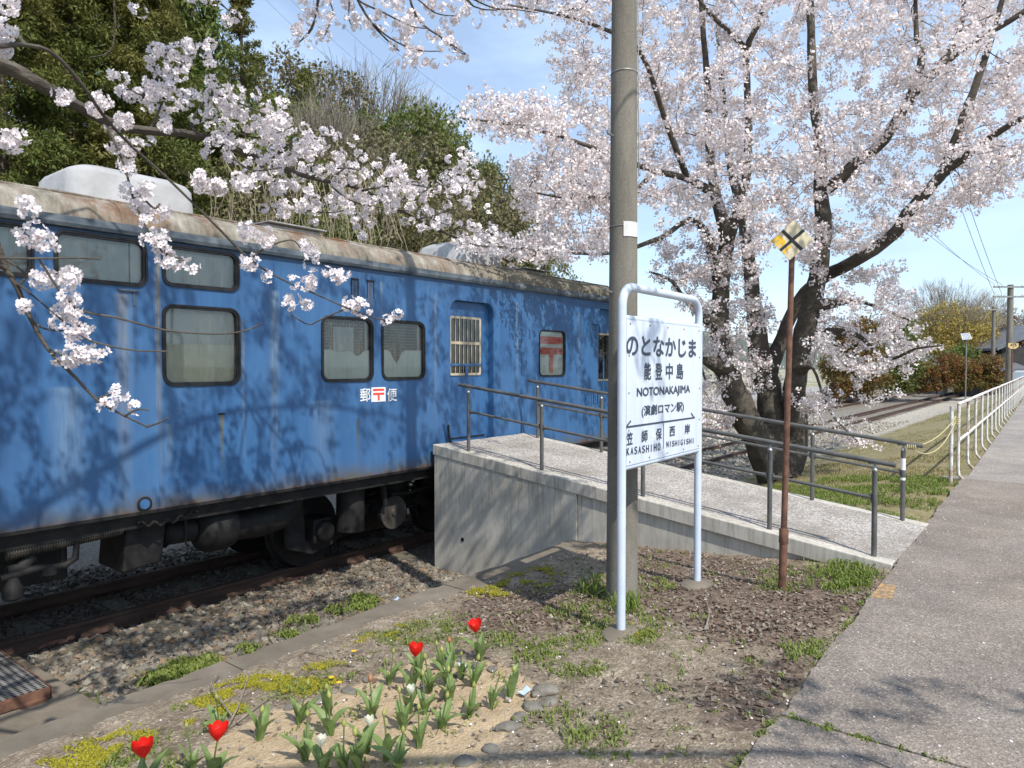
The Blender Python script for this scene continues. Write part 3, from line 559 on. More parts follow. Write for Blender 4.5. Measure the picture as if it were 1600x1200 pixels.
# windows
LETW = None
for i, w in enumerate(WIN):
    ow = rrect(*w[:4], w[4], 8); fwid = .034 if i < 6 else .022
    iw = rrect(w[0] + fwid, w[1] - fwid, w[2] + fwid, w[3] - fwid, max(w[4] - fwid, .02), 8); mw = rrect(w[0] + fwid * .5, w[1] - fwid * .5, w[2] + fwid * .5, w[3] - fwid * .5, max(w[4] - fwid * .5, .02), 8)
    f = MB().ring(ow, mw, TD - .014, TD + .02).ring(mw, iw, TD - .006, TD + .03).build('window', M_RUB, CAR, to, True)
    _rr = rrect(w[0] + .02, w[1] - .02, w[2] + .02, w[3] - .02, .06, 6); MB().add([(p[0], TD + .018, p[1]) for p in _rr], [tuple(range(len(_rr)))]).build('pane', M_GLASS, f, to, fix=False)
    a, b, c, e = w[0] + .02, w[1] - .02, w[2] + .02, w[3] - .02
    if i in (0, 1, 2):
        MB().box((a, TD + .07, c), (b - (.10 if i == 1 else 0), TD + .075, e)).build('blind', M_BLIND, f, to)
        if i == 1: MB().box((b - .09, TD + .06, c), (b, TD + .065, e)).build('blind', M_FROST, f, to)
    elif i == 3:
        MB().box((a + .03, TD + .075, c), (b, TD + .08, c + .35)).build('cream_panel', M_CREAM, f, to); MB().box((a, TD + .09, c), (b, TD + .095, e)).build('blind', M_BLIND, f, to)
        MB().box((a, TD + .06, c), (a + .045, TD + .066, e)).build('blind', M_FROST, f, to)
    elif i in (4, 5):
        md = c + .325
        tear = [(a, md - .0)] + [(a + (b - a) * k / 14, md - max(0, (.16 if i == 5 else .07) * math.exp(-((k / 14 - (.35 if i == 5 else .72)) / .10) ** 2) + (.03 * math.exp(-((k / 14 - .38) / .12) ** 2) if i == 4 else 0))) for k in range(1, 14)] + [(b, md)]
        MB().prism([(a, c), (b, c)] + tear[::-1], TD + .024, TD + .026).build('frosted_film', M_FROST, f, to)
        g = MB()
        for k in np.arange(a, b, .034): g.tube([(k, TD + .075, md - .2), (k, TD + .075, e - .02)], .0026, 4)
        for k in np.arange(md - .2, e - .04, .034): g.tube([(a, TD + .079, k), (b, TD + .079, k)], .0026, 4)
        g.build('wire_mesh', M_WIRE, f, to); MB().box((b - .045, TD + .06, md - .2), (b - .022, TD + .068, e)).build('inner_post', M_FROST, f, to)
        if i == 4: MB().box((a + .19, TD + .07, md - .15), (a + .46, TD + .072, e - .09)).build('notice_board', M_BLIND, f, to)
    else:
        MB().box((a, TD + .026, c), (b, TD + .03, e)).build('frosted_film', M_FROST, f, to)
        cs = (a + b) / 2
        for q in ((a + .02, b - .02, e - .185, e - .075), (a + .02, b - .02, e - .34, e - .24), (cs - .05, cs + .05, c + .03, e - .335)):
            MB().box((q[0], TD + .0235 - .001 * (q[2] == c + .03), q[2]), (q[1], TD + .0255, q[3])).build('postal_mark', M_RED, f, to)
# door in its recess
dd = TD + .085
door = MB().box((DOOR[0] + .005, dd, DOOR[2]), (DOOR[1] - .005, dd + .03, DOOR[3] - .005)).build('door', M_BLUE2, CAR, to)
wx0, wx1, wz0, wz1 = 6.59, 7.20, 1.43, 2.19
fo, fi = rrect(wx0, wx1, wz0, wz1, .03, 3), rrect(wx0 + .03, wx1 - .03, wz0 + .03, wz1 - .03, .015, 3)
MB().ring(fo, fi, dd - .014, dd + .002).build('window_frame', M_CREAMF, door, to)
MB().box((wx0 + .03, dd - .0045, wz0 + .03), (wx1 - .03, dd - .0025, wz1 - .03)).build('pane', NT('dark_pane').set((0.02, 0.022, 0.02), 0.06, 0, 0.8), door, to)
MB().box((wx0 + .03, dd - .018, 1.83), (wx1 - .03, dd - .006, 1.865)).build('window_bar', M_CREAMF, door, to)
for k in range(6):
    x = wx0 + .03 + (k + 1) * (wx1 - wx0 - .06) / 7; MB().tube([(x, dd - .012, wz0 + .02), (x, dd - .012, wz1 - .02)], .005, 6).build('window_bar', M_CREAMF, door, to)
MB().box((wx0 - .01, dd - .03, 1.555), (wx1 + .03, dd - .018, 1.58)).box((6.88, dd - .026, 1.43), (6.93, dd - .014, 1.56)).build('latch_bar', M_BLUE2, door, to)
MB().box((6.56, dd - .012, .62), (7.28, dd + .002, .635)).build('kick_edge', M_UNDER, door, to)
MB().tube([(6.46, TD - .03, .82), (6.465, TD - .03, .70), (6.50, TD - .03, .60), (6.53, TD - .03, .585)], .014, 8).build('grab_handle', M_UNDER, CAR, to, True)
# recessed end door with its handrail
ed = TD + .085
od = MB().box((EDOOR[0] + .004, ed, EDOOR[2]), (EDOOR[1] - .004, ed + .03, EDOOR[3] - .004)).build('end_door', M_BLUE2, CAR, to)
MB().ring(rrect(10.14, 10.66, 1.30, 2.10, .03, 3), rrect(10.17, 10.63, 1.33, 2.07, .02, 3), ed - .012, ed + .002).build('window_frame', M_CREAMF, od, to); MB().box((10.16, ed - .004, 1.32), (10.64, ed - .002, 2.08)).build('pane', M_GLASS, od, to)
MB().tube([(10.16, ed - .01, 1.72), (10.16, TD - .05, 1.70), (10.16, TD - .05, .9), (10.16, ed - .01, .88)], .013, 8).build('handrail', M_BLUE2, od, to, True)
for (s, z0, z1) in ((9.90, 2.0, 2.23), (9.86, .93, 1.16)):
    MB().tube([(s, TD, z1), (s, TD - .05, z1 - .01), (s, TD - .05, z0), (s + .12, TD - .05, z0), (s + .12, TD - .05, z1 - .01), (s + .12, TD, z1)], .008, 6).build('lamp_bracket', M_UNDER, CAR, to)
# lettering under the paired windows
up_, rt_, ou_ = (0, 0, 1), (1, 0, 0), (0, -1, 0)
text_mesh('郵', 'lettering', M_WHITE, CAR, .145, .145, L((5.155, TD - .004, 1.232)), (rt_, up_, ou_), 0.0015)
text_mesh('便', 'lettering', M_WHITE, CAR, .145, .145, L((5.548, TD - .004, 1.222)), (rt_, up_, ou_), 0.0015)
plate = MB().box((5.243, TD - .006, 1.150), (5.45, TD + .001, 1.312)).build('postal_plate', M_WHITE, CAR, to)
for q in ((5.265, 5.428, 1.272, 1.296), (5.265, 5.428, 1.226, 1.252), (5.333, 5.36, 1.165, 1.228)):
    MB().box((q[0], TD - .008 - .0004 * (q[3] == 1.228), q[2]), (q[1], TD - .005, q[3])).build('postal_mark', M_RED, plate, to)
# covered ventilator housings on the roof
M_COVER = two_tone('grey_white_canvas_cover', (0.30, 0.30, 0.295), (0.42, 0.415, 0.41), 2.5, 0.75, 0.6, 0.03, 5)
def cover(s0, s1, z0, z1, nm='roof_unit'):
    m = MB(); lay = [(0, 0), (0.0, .04), (.02, .07), (.035, .30), (.07, .345), (.16, .385), (.30, .40)]; hw = .52; nc = 8; rows = []
    for ins, h in lay: rows.append([(x, y, z0 + h * (z1 - z0) / .40) for x, y in rrect(s0 + ins, s1 - ins, 7.5 - hw + ins, 7.5 + hw - ins, max(.20 - ins * .3, .05), nc)])
    k = len(rows[0]); m.add([p for r in rows for p in r], [(i * k + j, i * k + (j + 1) % k, (i + 1) * k + (j + 1) % k, (i + 1) * k + j) for i in range(len(rows) - 1) for j in range(k)] + [tuple((len(rows) - 1) * k + j for j in range(k))])
    o = m.build(nm, M_COVER, roof, to, True)
    ring_ = [(x, y, z0 + .085 * (z1 - z0) / .4) for x, y in rrect(s0 - .004, s1 + .004, 7.5 - hw - .004, 7.5 + hw + .004, .20, nc)]
    MB().tube(ring_ + ring_[:1], .008, 6).build('cover_hem', M_COVER, roof, to); return o
cover(2.57, 3.80, 2.98, 3.43); cover(7.70, 8.80, 2.98, 3.43)
M_VENT = two_tone('galvanised_vent', (0.28, 0.28, 0.27), (0.42, 0.42, 0.41), 6, 0.5, metal=.3)
for s0, s1 in ((4.45, 5.15), (9.05, 9.65)):
    MB().prism([(6.86, 2.98), (6.86, 3.10), (7.3, 3.16), (7.9, 3.16), (7.9, 2.98)], s0, s1, ax='yz').build('roof_vent', M_VENT, roof, to, bevel=.01)
    MB().box((s0 - .03, 6.78, 3.105), (s1 + .03, 7.5, 3.118)).build('vent_lid', M_VENT, roof, to)
# underframe: sole bar, hose, tanks, duct, bogies
MB().box((TS0 + .1, 6.17, .18), (TS1 - .1, 6.26, .33)).box((TS0 + .1, 8.74, .18), (TS1 - .1, 8.83, .33)).box((TS0 + .2, 7.2, .02), (TS1 - .2, 7.8, .30)).build('sole_bar', M_UNDER, CAR, to)
def q_(x, y, d): p = on_d(x, y, d); return p
a, b = q_(8, 866, 6.22), q_(190, 826, 6.22); m = MB(); nn = 46
prof = []; 
for i in range(nn * 4 + 1): prof.append(a + (b - a) * i / (nn * 4))
m.tube(prof, [.052 if i % 4 in (1, 2) else .040 for i in range(nn * 4 + 1)], 12); m.build('corrugated_hose', two_tone('ribbed_hose', (0.03, 0.028, 0.022), (0.07, 0.062, 0.05), 9, 0.6), CAR, to)
p0, p1 = q_(10, 895, 6.25), q_(115, 878, 6.25); MB().tube([p0, q_(30, 890, 6.25), q_(48, 870, 6.28)], .06, 12).build('brake_pipe', M_UNDER, CAR, to, True)
MB().tube([q_(0, 905, 6.2), q_(30, 896, 6.2), q_(60, 888, 6.2), q_(100, 884, 6.2), q_(118, 872, 6.2), q_(120, 848, 6.2)], [.03, .034, .03, .028, .027, .022], 10).build('brake_pipe', M_UNDER, CAR, to, True)
c = q_(20, 925, 6.2); MB().lathe([(.045, -.06), (.07, -.04), (.07, .03), (.05, .06), (.04, .11)], tuple(c), 14).build('drain_valve', M_UNDER, CAR, to, True)
c = q_(77, 893, 6.2); MB().lathe([(.03, -.05), (.055, -.02), (.05, .03), (.025, .05)], tuple(c), 12).build('pipe_union', M_UNDER, CAR, to, True)
MB().tube([q_(98, 855, 6.3), q_(97, 880, 6.3)], .016, 8).build('brake_pipe', M_UNDER, CAR, to)
a, b = q_(200, 830, 6.3), q_(243, 880, 6.3); MB().prism([(a[0], .30), (b[0] + .12, .30), (b[0] + .06, b[2]), (a[0] - .05, b[2] - .03)], 6.3, 6.8).build('equipment_box', M_UNDER, CAR, to, bevel=.02)
MB().box((.2, 6.55, -.22), (2.35, 7.2, .2)).build('battery_box', M_UNDER, CAR, to, bevel=.02)
a, b = q_(250, 834, 6.45), q_(300, 826, 6.45); MB().tube([a, a + (b - a) * .1, a + (b - a) * .12, b], [.10, .135, .115, .115], 16).build('air_cylinder', M_UNDER, CAR, to, True)
a, b = q_(303, 828, 6.45), q_(360, 818, 6.45); v_ = b - a; MB().tube([a, a + v_ * .12, a + v_ * .3, a + v_ * .75, a + v_ * .95, b], [.12, .2, .235, .235, .21, .12], 20).build('air_reservoir', M_UNDER, CAR, to, True)
a = q_(290, 812, 6.32); MB().tube([a, a + np.array([.0, 0, -.22]), a + np.array([.03, 0, -.25])], .012, 6).build('safety_loop', M_UNDER, CAR, to)
MB().tube([q_(215, 818, 6.14) + np.array([0, 0, .02 * math.sin(i)]) + (q_(310, 795, 6.14) - q_(215, 818, 6.14)) * (i / 30) - np.array([0, 0, .05 * math.sin(math.pi * i / 30)]) for i in range(31)], [.009 + .005 * (i % 2) for i in range(31)], 6).build('chain', M_UNDER, CAR, to)
dp = [q_(355, 822, 6.5), q_(400, 816, 6.5), q_(430, 806, 6.5), q_(450, 790, 6.5), q_(458, 770, 6.5)]; MB().tube(dp, [.15, .155, .155, .145, .13], 16).build('air_duct', M_UNDER, CAR, to, True)
MB().tube([q_(548, 755, 6.45), q_(547, 828, 6.45)], .16, 20).build('hanging_cylinder', M_UNDER, CAR, to, True)
c = q_(613, 800, 6.45); m = MB().lathe([(.20, -.03), (.20, .0), (.05, -.03), (.04, -.05)], tuple(c), 20, ax=1)
for k in range(18): an = k * math.pi / 9; m.tube([c + np.array([.05 * math.cos(an), -.03, .05 * math.sin(an)]), c + np.array([.195 * math.cos(an), -.012, .195 * math.sin(an)])], .008, 4)
m.build('generator_fan', two_tone('fan_grey', (.03, .026, .022), (.07, .06, .05), 9), CAR, to)
MB().tube([c + np.array([0, .02, 0]), c + np.array([0, .5, 0])], .2, 16).build('generator', M_UNDER, CAR, to, True)
MB().tube([q_(598, 752, 6.35), q_(602, 790, 6.35)], [.04, .028], 8).build('cable_bundle', M_UNDER, CAR, to, True)
MB().tube([q_(610, 772, 6.4), q_(640, 770, 6.4), q_(672, 758, 6.4)], .02, 8).build('brake_pipe', M_UNDER, CAR, to, True)
for wc in (4.95, 7.15, -5.2, -7.3):                # wheel sets
    ax_ = MB().tube([(wc, 6.75, -.32), (wc, 8.25, -.32)], .07, 12).build('axle', M_UNDER, CAR, to, True)
    for d0, d1 in ((6.90, 7.03), (7.97, 8.1)):
        sg = 1 if d0 < 7.5 else -1
        MB().lathe([(.43, d0 - wc * 0), (.43, d1 - .03), (.46, d1 - .025), (.46, d1)] if sg > 0 else [(.46, d0), (.46, d0 + .025), (.43, d0 + .03), (.43, d1)], (wc, 0, -.32), 32, ax=1).build('wheel', M_UNDER, ax_, to, True)
    MB().box((wc - .13, 6.58, -.44), (wc + .13, 6.88, -.16)).lathe([(.10, 6.50), (.115, 6.53), (.115, 6.62)], (wc, 0, -.30), 14, ax=1).build('axle_box', M_UNDER, ax_, to, bevel=.015)
for c0 in (6.05, -6.25):
    m = MB(); prof = [(c0 - 1.55, .10), (c0 - 1.32, .10), (c0 - 1.28, -.40), (c0 - 1.05, -.42), (c0 - .75, -.30), (c0 - .5, -.12), (c0 + .5, -.12), (c0 + .75, -.30), (c0 + 1.05, -.42), (c0 + 1.28, -.40), (c0 + 1.32, .10), (c0 + 1.55, .10), (c0 + 1.5, -.45), (c0 + 1.2, -.56), (c0 + .9, -.50), (c0 + .5, -.26), (c0 - .5, -.26), (c0 - .9, -.50), (c0 - 1.2, -.56), (c0 - 1.5, -.45)]
    m.prism(prof, 6.66, 6.72); m.box((c0 - .22, 6.62, -.40), (c0 + .22, 6.8, .1)); m.build('bogie_frame', M_UNDER, CAR, to)
    for k in (-.32, .32): MB().tube([(c0 + k + .0 * i, 6.62 + .055 * math.cos(i * .9), -.33 + i * .0085) if False else (c0 + k + .06 * math.cos(i * .9), 6.66 + .06 * math.sin(i * .9), -.30 + i * .012) for i in range(34)], .014, 6).build('coil_spring', M_UNDER, CAR, to)
# ================================================================== STATION SIGN
FR['S'] = frame(36.2); RZ['S'] = R(90 - 36.2)
pL = ground_on(967, 990, zf); pR = ground_on(1092, 914, zf); qL = to_fr(pL, 'S'); qR = to_fr(pR, 'S'); dS = (qL[1] + qR[1]) / 2; sL, sR = qL[0], qR[0]
gL, gR = pL[2], pR[2]; so = (sL, dS, gL)
SIGN = thing('station_sign', 'pale blue-white station name board on two white tube posts beside concrete pole', 'sign', so, 'S')
M_TUBE = two_tone('pale_grey_blue_paint', (0.50, 0.56, 0.64), (0.58, 0.64, 0.72), 5, 0.38, spec=.5); M_PANEL = two_tone('white_enamel', (0.50, 0.56, 0.65), (0.62, 0.675, 0.76), 2.2, 0.3, spec=.5, stretch=(5, 5, .5), lo=.25, hi=.55); M_INK = NT('blue_black_print').set((0.040, 0.055, 0.085), 0.45); M_RIVET = two_tone('rusty_rivet', (.18, .10, .06), (.3, .22, .16), 30)
topz, rr_ = 2.045, .13; pr_ = .0275
arc = [(sL + rr_ - rr_ * math.cos(R(a)), dS, topz - rr_ + rr_ * math.sin(R(a))) for a in range(0, 91, 9)]
arc2 = [(sR - rr_ + rr_ * math.cos(R(a)), dS, topz - rr_ + rr_ * math.sin(R(a))) for a in range(90, -1, -9)]
MB().tube([(sL, dS, gL - .05), (sL, dS, 1.0)] + arc + arc2 + [(sR, dS, 1.0), (sR, dS, gR - .05)], pr_, 16).build('frame_tube', M_TUBE, SIGN, so, True)
zt, zb = 1.848, .918
for z in (zt, zb): MB().tube([(sL, dS, z), (sR, dS, z)], .020, 14).build('cross_tube', M_TUBE, SIGN, so, True)
panel = MB().box((sL + pr_ - .004, dS - .024, zb + .012), (sR - pr_ + .004, dS - .006, zt - .012)).build('name_panel', M_PANEL, SIGN, so, bevel=.003)
m = MB()
for k in range(5):
    for z in (zb + .035, zt - .035): m.lathe([(.006, -.004), (.005, 0)], (sL + .06 + (sR - sL - .12) * k / 4, dS - .024, z), 8, ax=1)
for k in range(1, 4):
    for s in (sL + .045, sR - .045): m.lathe([(.006, -.004), (.005, 0)], (s, dS - .024, zb + (zt - zb) * k / 4), 8, ax=1)
m.build('rivet', M_RIVET, panel, so)
def fit(body, xl, ytl, ybl, xr, ytr, ybr, bold=.002):
    dF = dS - .0265; a, b = on_d(xl, ytl, dF, 'S'), on_d(xr, ytr, dF, 'S'); c, e = on_d(xl, ybl, dF, 'S'), on_d(xr, ybr, dF, 'S')
    z1 = (a[2] + b[2]) / 2; z0 = (c[2] + e[2]) / 2; text_mesh(body, 'lettering', M_INK, panel, b[0] - a[0], z1 - z0, ((a[0] + b[0]) / 2 - so[0], dF - so[1], (z0 + z1) / 2 - so[2]), ((1, 0, 0), (0, 0, 1), (0, -1, 0)), bold)
fit('のとなかじま', 979, 523, 555, 1087.5, 531, 558, .0042)
def chars(txt, xs, yt0, yt1, yb0, yb1, wd, x0, x1, bold=.0024):
    wd0 = wd
    for ch, x in zip(txt, xs):
        wd = wd0 * .2 if ch == 'I' else wd0; x = x + wd0 * .4 if ch == 'I' else x
        f = (x - x0) / (x1 - x0); f2 = (x + wd - x0) / (x1 - x0); fit(ch, x, yt0 + (yt1 - yt0) * f, yb0 + (yb1 - yb0) * f, x + wd, yt0 + (yt1 - yt0) * f2, yb0 + (yb1 - yb0) * f2, bold)
chars('能登中島', (1007, 1024.5, 1041, 1057.5), 567, 568, 593, 592, 10.3, 1007, 1068)
fit('NOTONAKAJIMA', 995.5, 606, 623, 1078, 602, 617, .0022)
fit('(演劇ロマン駅)', 1003, 635, 653, 1068.5, 626, 644, .0016)
chars('笠師保', (979.5, 1003, 1025), 676, 668.5, 695.5, 686, 9, 979, 1034, .0016); chars('西岸', (1046.5, 1070), 667, 662, 682, 677, 8, 1046, 1079, .0016)
chars('KASASHIHO', [979.5 + 6.05 * i for i in range(9)], 700, 692, 711.5, 703, 4.1, 979, 1034, .0009); chars('NISHIGISHI', [1041.5 + 4.45 * i for i in range(10)], 690, 684, 699, 692, 3.2, 1041, 1086, .0009)
def ink_line(p, q, w, mitre=None):
    dF = dS - .0265; a, b = on_d(*p, dF, 'S'), on_d(*q, dF, 'S'); t = (b - a) / np.linalg.norm(b - a); nrm = np.array([-t[2], 0, t[0]]) * w
    MB().add([a + nrm, a - nrm, b - nrm, b + nrm], [(0, 1, 2, 3)]).build('arrow_line', M_INK, panel, so)
ink_line((979, 667.5), (1085.5, 652.5), .006); ink_line((979, 666.5), (986, 657.5), .006); ink_line((1085.5, 653.5), (1080, 645.5), .006); ink_line((1037, 661), (1037, 701), .0035)
for s, g in ((sL, gL), (sR, gR)):
    m = MB(); ro = [[(s + .0 + .15 * k * math.cos(a) * (1 + .18 * math.sin(3 * a + s)), dS + .13 * k * math.sin(a) * (1 + .15 * math.cos(2 * a)), g + h) for a in np.linspace(0, 2 * math.pi, 15)[:-1]] for k, h in ((1.1, -.05), (1.0, .012), (.8, .028), (.25, .034))]
    m.add([p for r in ro for p in r], [(i * 14 + j, i * 14 + (j + 1) % 14, (i + 1) * 14 + (j + 1) % 14, (i + 1) * 14 + j) for i in range(3) for j in range(14)] + [tuple(42 + j for j in range(14))]); m.build('concrete_footing', M_KERB, SIGN, so, True)
# ================================================================== CONCRETE POLE
pp = ground_on(972, 944, zf); po = pp + np.array([.016, .11, 0]); gz = po[2]
POLE = thing('utility_pole', 'tall grey concrete pole standing directly behind the station sign', 'pole', tuple(po), 'W')
def m_pole():
    t = NT('speckled_pole_concrete'); v = t.co('Object'); c = t.ramp(t.noise(2.0, 6, 0.65, t.map((2, 2, .5), src=v)), [(0.3, (0.135, 0.122, 0.10)), (0.7, (0.245, 0.225, 0.185))])
    c = t.mix(0.6, c, t.ramp(t.noise(120, 3, .7, v), [(0.3, 0.45), (0.7, 1.35)]), 'MULTIPLY'); t.bump(t.noise(110, 3, .7, v), .4, .004); return t.set(c, .92, 0, .2)
M_POLE = m_pole()
def prad(z): return .115 - (z - gz) * .0062
px_ = lambda x, y: at(x, y, 5.08)
MB().lathe([(prad(z), z) for z in np.linspace(gz - .3, 8.2, 12)] + [(.03, 8.25)], (po[0], po[1], 0), 28).build('shaft', M_POLE, POLE, po, True)
def pband(y, w, m, nm):
    z = at(970, y, 4.98)[2]; MB().lathe([(prad(z) + .003, z - w), (prad(z) + .005, z), (prad(z) + .003, z + w)], (po[0], po[1], 0), 28).build(nm, m, POLE, po, True); return z
M_STEEL = two_tone('dull_galvanised', (.20, .20, .19), (.34, .33, .31), 12, .5, metal=.5); M_RUSTY = two_tone('rusted_steel', (.085, .042, .028), (.19, .095, .06), 14, .85, .4, .003, 60)
pband(104, .005, M_STEEL, 'strap'); pband(350, .003, M_STEEL, 'strap')
for y, sg in ((212, -1), (457, -1)):
    z = at(950, y, 5.05)[2]; MB().tube([(po[0] + sg * prad(z) * .80, po[1] - .04, z), (po[0] + sg * (prad(z) + .03), po[1] - .08, z + .012), (po[0] + sg * (prad(z) + .033), po[1] - .082, z + .03)], .009, 8).build('step_bolt', M_STEEL, POLE, po, True)
zc = at(980, 356, 4.98)[2]; m = MB(); g = []
for k in range(7): an = R(-98 + k * 14); r_ = prad(zc) + .006; g.append((po[0] + r_ * math.cos(an), po[1] + r_ * math.sin(an)))
m.add([(x, y, zc - .052) for x, y in g] + [(x, y, zc + .052) for x, y in g], [(i, i + 1, i + 8, i + 7) for i in range(6)]); pl = m.build('number_plate', two_tone('white_plate', (.58, .57, .54), (.70, .69, .66), 10, .5), POLE, po); md = pl.modifiers.new('t', 'SOLIDIFY'); md.thickness = .004
MB().tube([(po[0] + prad(z) + .008, po[1] - .02 + .01 * math.sin(z * 2), z) for z in np.linspace(2.9, 8.0, 14)], .004, 6).build('earth_cable', M_STEEL, POLE, po)
# ================================================================== DIAMOND MARKER
mb = ground_on(1222, 923, zf); mt = at(1239, 345, mb[1] + .05); MK = thing('track_marker', 'leaning rusty post with peeling cream diamond plate crossed in black', 'sign', tuple(mb), 'W')
lean = lambda f: mb + (mt - mb) * f
MB().tube([lean(f) for f in (-.03, .1, .16, .161, .5, .9, .985)], [.029, .028, .027, .022, .0215, .020, .019], 12).build('post', M_RUSTY, MK, mb, True)
MB().tube([lean(.125), lean(.13), lean(.165), lean(.17)], [.024, .033, .033, .024], 12).build('coupling', M_RUSTY, MK, mb, True)
dc = at(1237.5, 376.5, mb[1] - .0); M_CRM = two_tone('peeling_cream_paint', (.52, .44, .28), (.62, .545, .38), 6, .6); M_YEL = NT('yellow_reflective_film').set((.68, .40, .02), .4); M_BLK = NT('black_tape').set((.014, .014, .013), .5)
cr = [at(x, y, mb[1] - .028 + k) for x, y, k in ((1203.5, 376.5, -.02), (1240, 344.5, .0), (1271.5, 374.5, .02), (1233.5, 406.5, .0))]
nr = np.cross(cr[2] - cr[0], cr[3] - cr[1]); nr /= np.linalg.norm(nr); nr = nr if nr[1] < 0 else -nr
def plate(pts, off, th, nm, m, par):
    a = [p + nr * (off + th) for p in pts]; b = [p + nr * off for p in pts]; n = len(pts)
    return MB().add(a + b, [tuple(range(n)), tuple(range(2 * n - 1, n - 1, -1))] + [(i, (i + 1) % n, n + (i + 1) % n, n + i) for i in range(n)]).build(nm, m, par, mb)
dp_ = plate(cr, 0, .004, 'diamond_plate', M_CRM, MK)
def bl(u, v): return (cr[0] * (1 - u) + cr[1] * u) * (1 - v) + (cr[3] * (1 - u) + cr[2] * u) * v
plate([bl(.0, .445), bl(.0, .555), bl(1., .555), bl(1., .445)], .0045, .0006, 'black_bar', M_BLK, dp_); plate([bl(.445, .0), bl(.555, 0.), bl(.555, 1.), bl(.445, 1.)], .0055, .0006, 'black_bar', M_BLK, dp_)
plate([bl(.02, .02), bl(.30, .03), bl(.34, .12), bl(.33, .38), bl(.26, .43), bl(.0, .43), bl(.02, .40), bl(.18, .37), bl(.19, .33), bl(.02, .30), bl(.03, .22), bl(.19, .19), bl(.17, .14), bl(.01, .14)], .0047, .0005, 'yellow_film', M_YEL, dp_)
plate([bl(.02, .57), bl(.30, .57), bl(.36, .60), bl(.30, .67), bl(.12, .66), bl(.02, .72)], .0047, .0005, 'yellow_film', M_YEL, dp_)
MB().lathe([(.018, -.02), (.026, 0), (.012, .02)], tuple(lean(.985)), 8).build('cap', M_RUSTY, MK, mb)
# ================================================================== WHITE FENCE
fo_ = (11.5, .965, 0); FEN = thing('pipe_fence', 'rust-streaked white pipe fence along the platform edge', 'fence', fo_, 'P')
def m_fence():
    t = NT('chipped_white_paint'); v = t.co('Object'); z = t.sep(v)[2]; k = t.ramp(t.noise(7, 6, .72, t.map((1, 1, .5), src=v)), [(.47, 0.), (.56, 1.)]); rn = t.ramp(t.rnd(), [(.2, .35), (.9, 1.0)])
    c = t.mix(t.math('MULTIPLY', k, rn), t.ramp(t.noise(20, 4), [(.3, (.60, .585, .54)), (.7, (.72, .705, .66))]), t.ramp(t.noise(25, 4), [(.3, (.13, .052, .025)), (.7, (.33, .16, .08))])); return t.set(c, .6, 0, .35)
M_FEN = m_fence(); fs = [11.5 + 1.46 * k for k in range(44)]; fh = 1.03
_fp = MB().tube([(0, .0, fh), (0, 0, .12), (0, -.012, .05), (0, -.05, .0), (0, -.08, -.03)], .021, 10).build('post', M_FEN, FEN, (0, 0, 0), True)
for k, s in enumerate(fs):
    o = _fp if k == 0 else _fp.copy()
    if k: COL.objects.link(o); o.parent = FEN
    o.location = (s - fo_[0], 0, 0)
MB().tube([(.0, .0, fh - .10), (.0, 0, fh - .03), (.03, 0, fh), (.10, 0, fh + .003)] + [(s - 11.5, 0, fh + random.uniform(-.008, .008)) for s in fs[1:]], .023, 10).build('top_rail', M_FEN, FEN, (0, 0, 0), True)
MB().tube([(s - 11.5, 0, .52 + random.uniform(-.006, .006)) for s in fs], .020, 10).build('mid_rail', M_FEN, FEN, (0, 0, 0), True)
ep = MB().tube([(-.26, .06, fh - .02), (-.26, .06, -.10)], .024, 10).build('end_post', M_FEN, FEN, (0, 0, 0), True)
# ================================================================== ROPE
M_ROPE = two_tone('yellow_nylon_rope', (.42, .36, .18), (.55, .48, .26), 40, .7)
ra = Wd(7.85, 1.22, rz(1.22) + .74); rb = Wd(11.4, .99, .86, 'P'); rb2 = Wd(11.4, .99, .80, 'P')
ROPE = thing('rope', 'pale yellow rope sagging between the ramp railing and the white fence', 'rope', tuple(ra), 'W')
for b_, sg in ((rb, .10), (rb2, .22)):
    MB().tube([ra + (b_ - ra) * f - np.array([0, 0, sg * 4 * f * (1 - f)]) for f in np.linspace(0, 1, 16)], .006, 6).build('strand', M_ROPE, ROPE, ra)
ru, rn_ = FR['T']; MB().tube([ra + rn_ * (.02 - .0022 * i) + (ru * math.cos(i * .8) + np.array([0, 0, 1]) * math.sin(i * .8)) * .028 for i in range(40)], .006, 5).build('knot', M_ROPE, ROPE, ra)
MB().tube([rb + FR['P'][0] * .1 * 0 + (FR['P'][0] * math.cos(i * .9) + FR['P'][1] * math.sin(i * .9)) * .05 - np.array([0, 0, .004 * i]) for i in range(30)], .006, 5).build('knot', M_ROPE, ROPE, ra)
# ================================================================== PERFORATED STEP PLATE
gz_ = -.70; c1 = to_fr(on_z(76, 1073, gz_)); go = (1.0, 5.9, -.95); GR = thing('perforated_step', 'perforated steel plate step with rusty rim on concrete beside the near rail', 'step', go)
gs1, gd0 = c1[0], c1[1]; gs0 = -.6; gd1 = 6.62; nx, ny = 56, 30; hx, hy = (gs1 - gs0) / nx, (gd1 - gd0) / ny; m = MB()
oc = [(math.cos(R(45 * k)), math.sin(R(45 * k))) for k in range(8)]; sq = [(.5, 0), (.5, .5), (0, .5), (-.5, .5), (-.5, 0), (-.5, -.5), (0, -.5), (.5, -.5)]
for i in range(nx):
    for j in range(ny):
        cx, cy = gs0 + (i + .5) * hx, gd0 + (j + .5) * hy
        m.add([(cx + a * hx, cy + b * hy, gz_) for a, b in sq] + [(cx + a * hx * .33, cy + b * hy * .33, gz_) for a, b in oc], [(k, (k + 1) % 8, 8 + (k + 1) % 8, 8 + k) for k in range(8)])
m.build('perforated_plate', two_tone('worn_galvanised_plate', (.22, .21, .20), (.36, .35, .33), 5, .5, metal=.4), GR, go, fix=False)
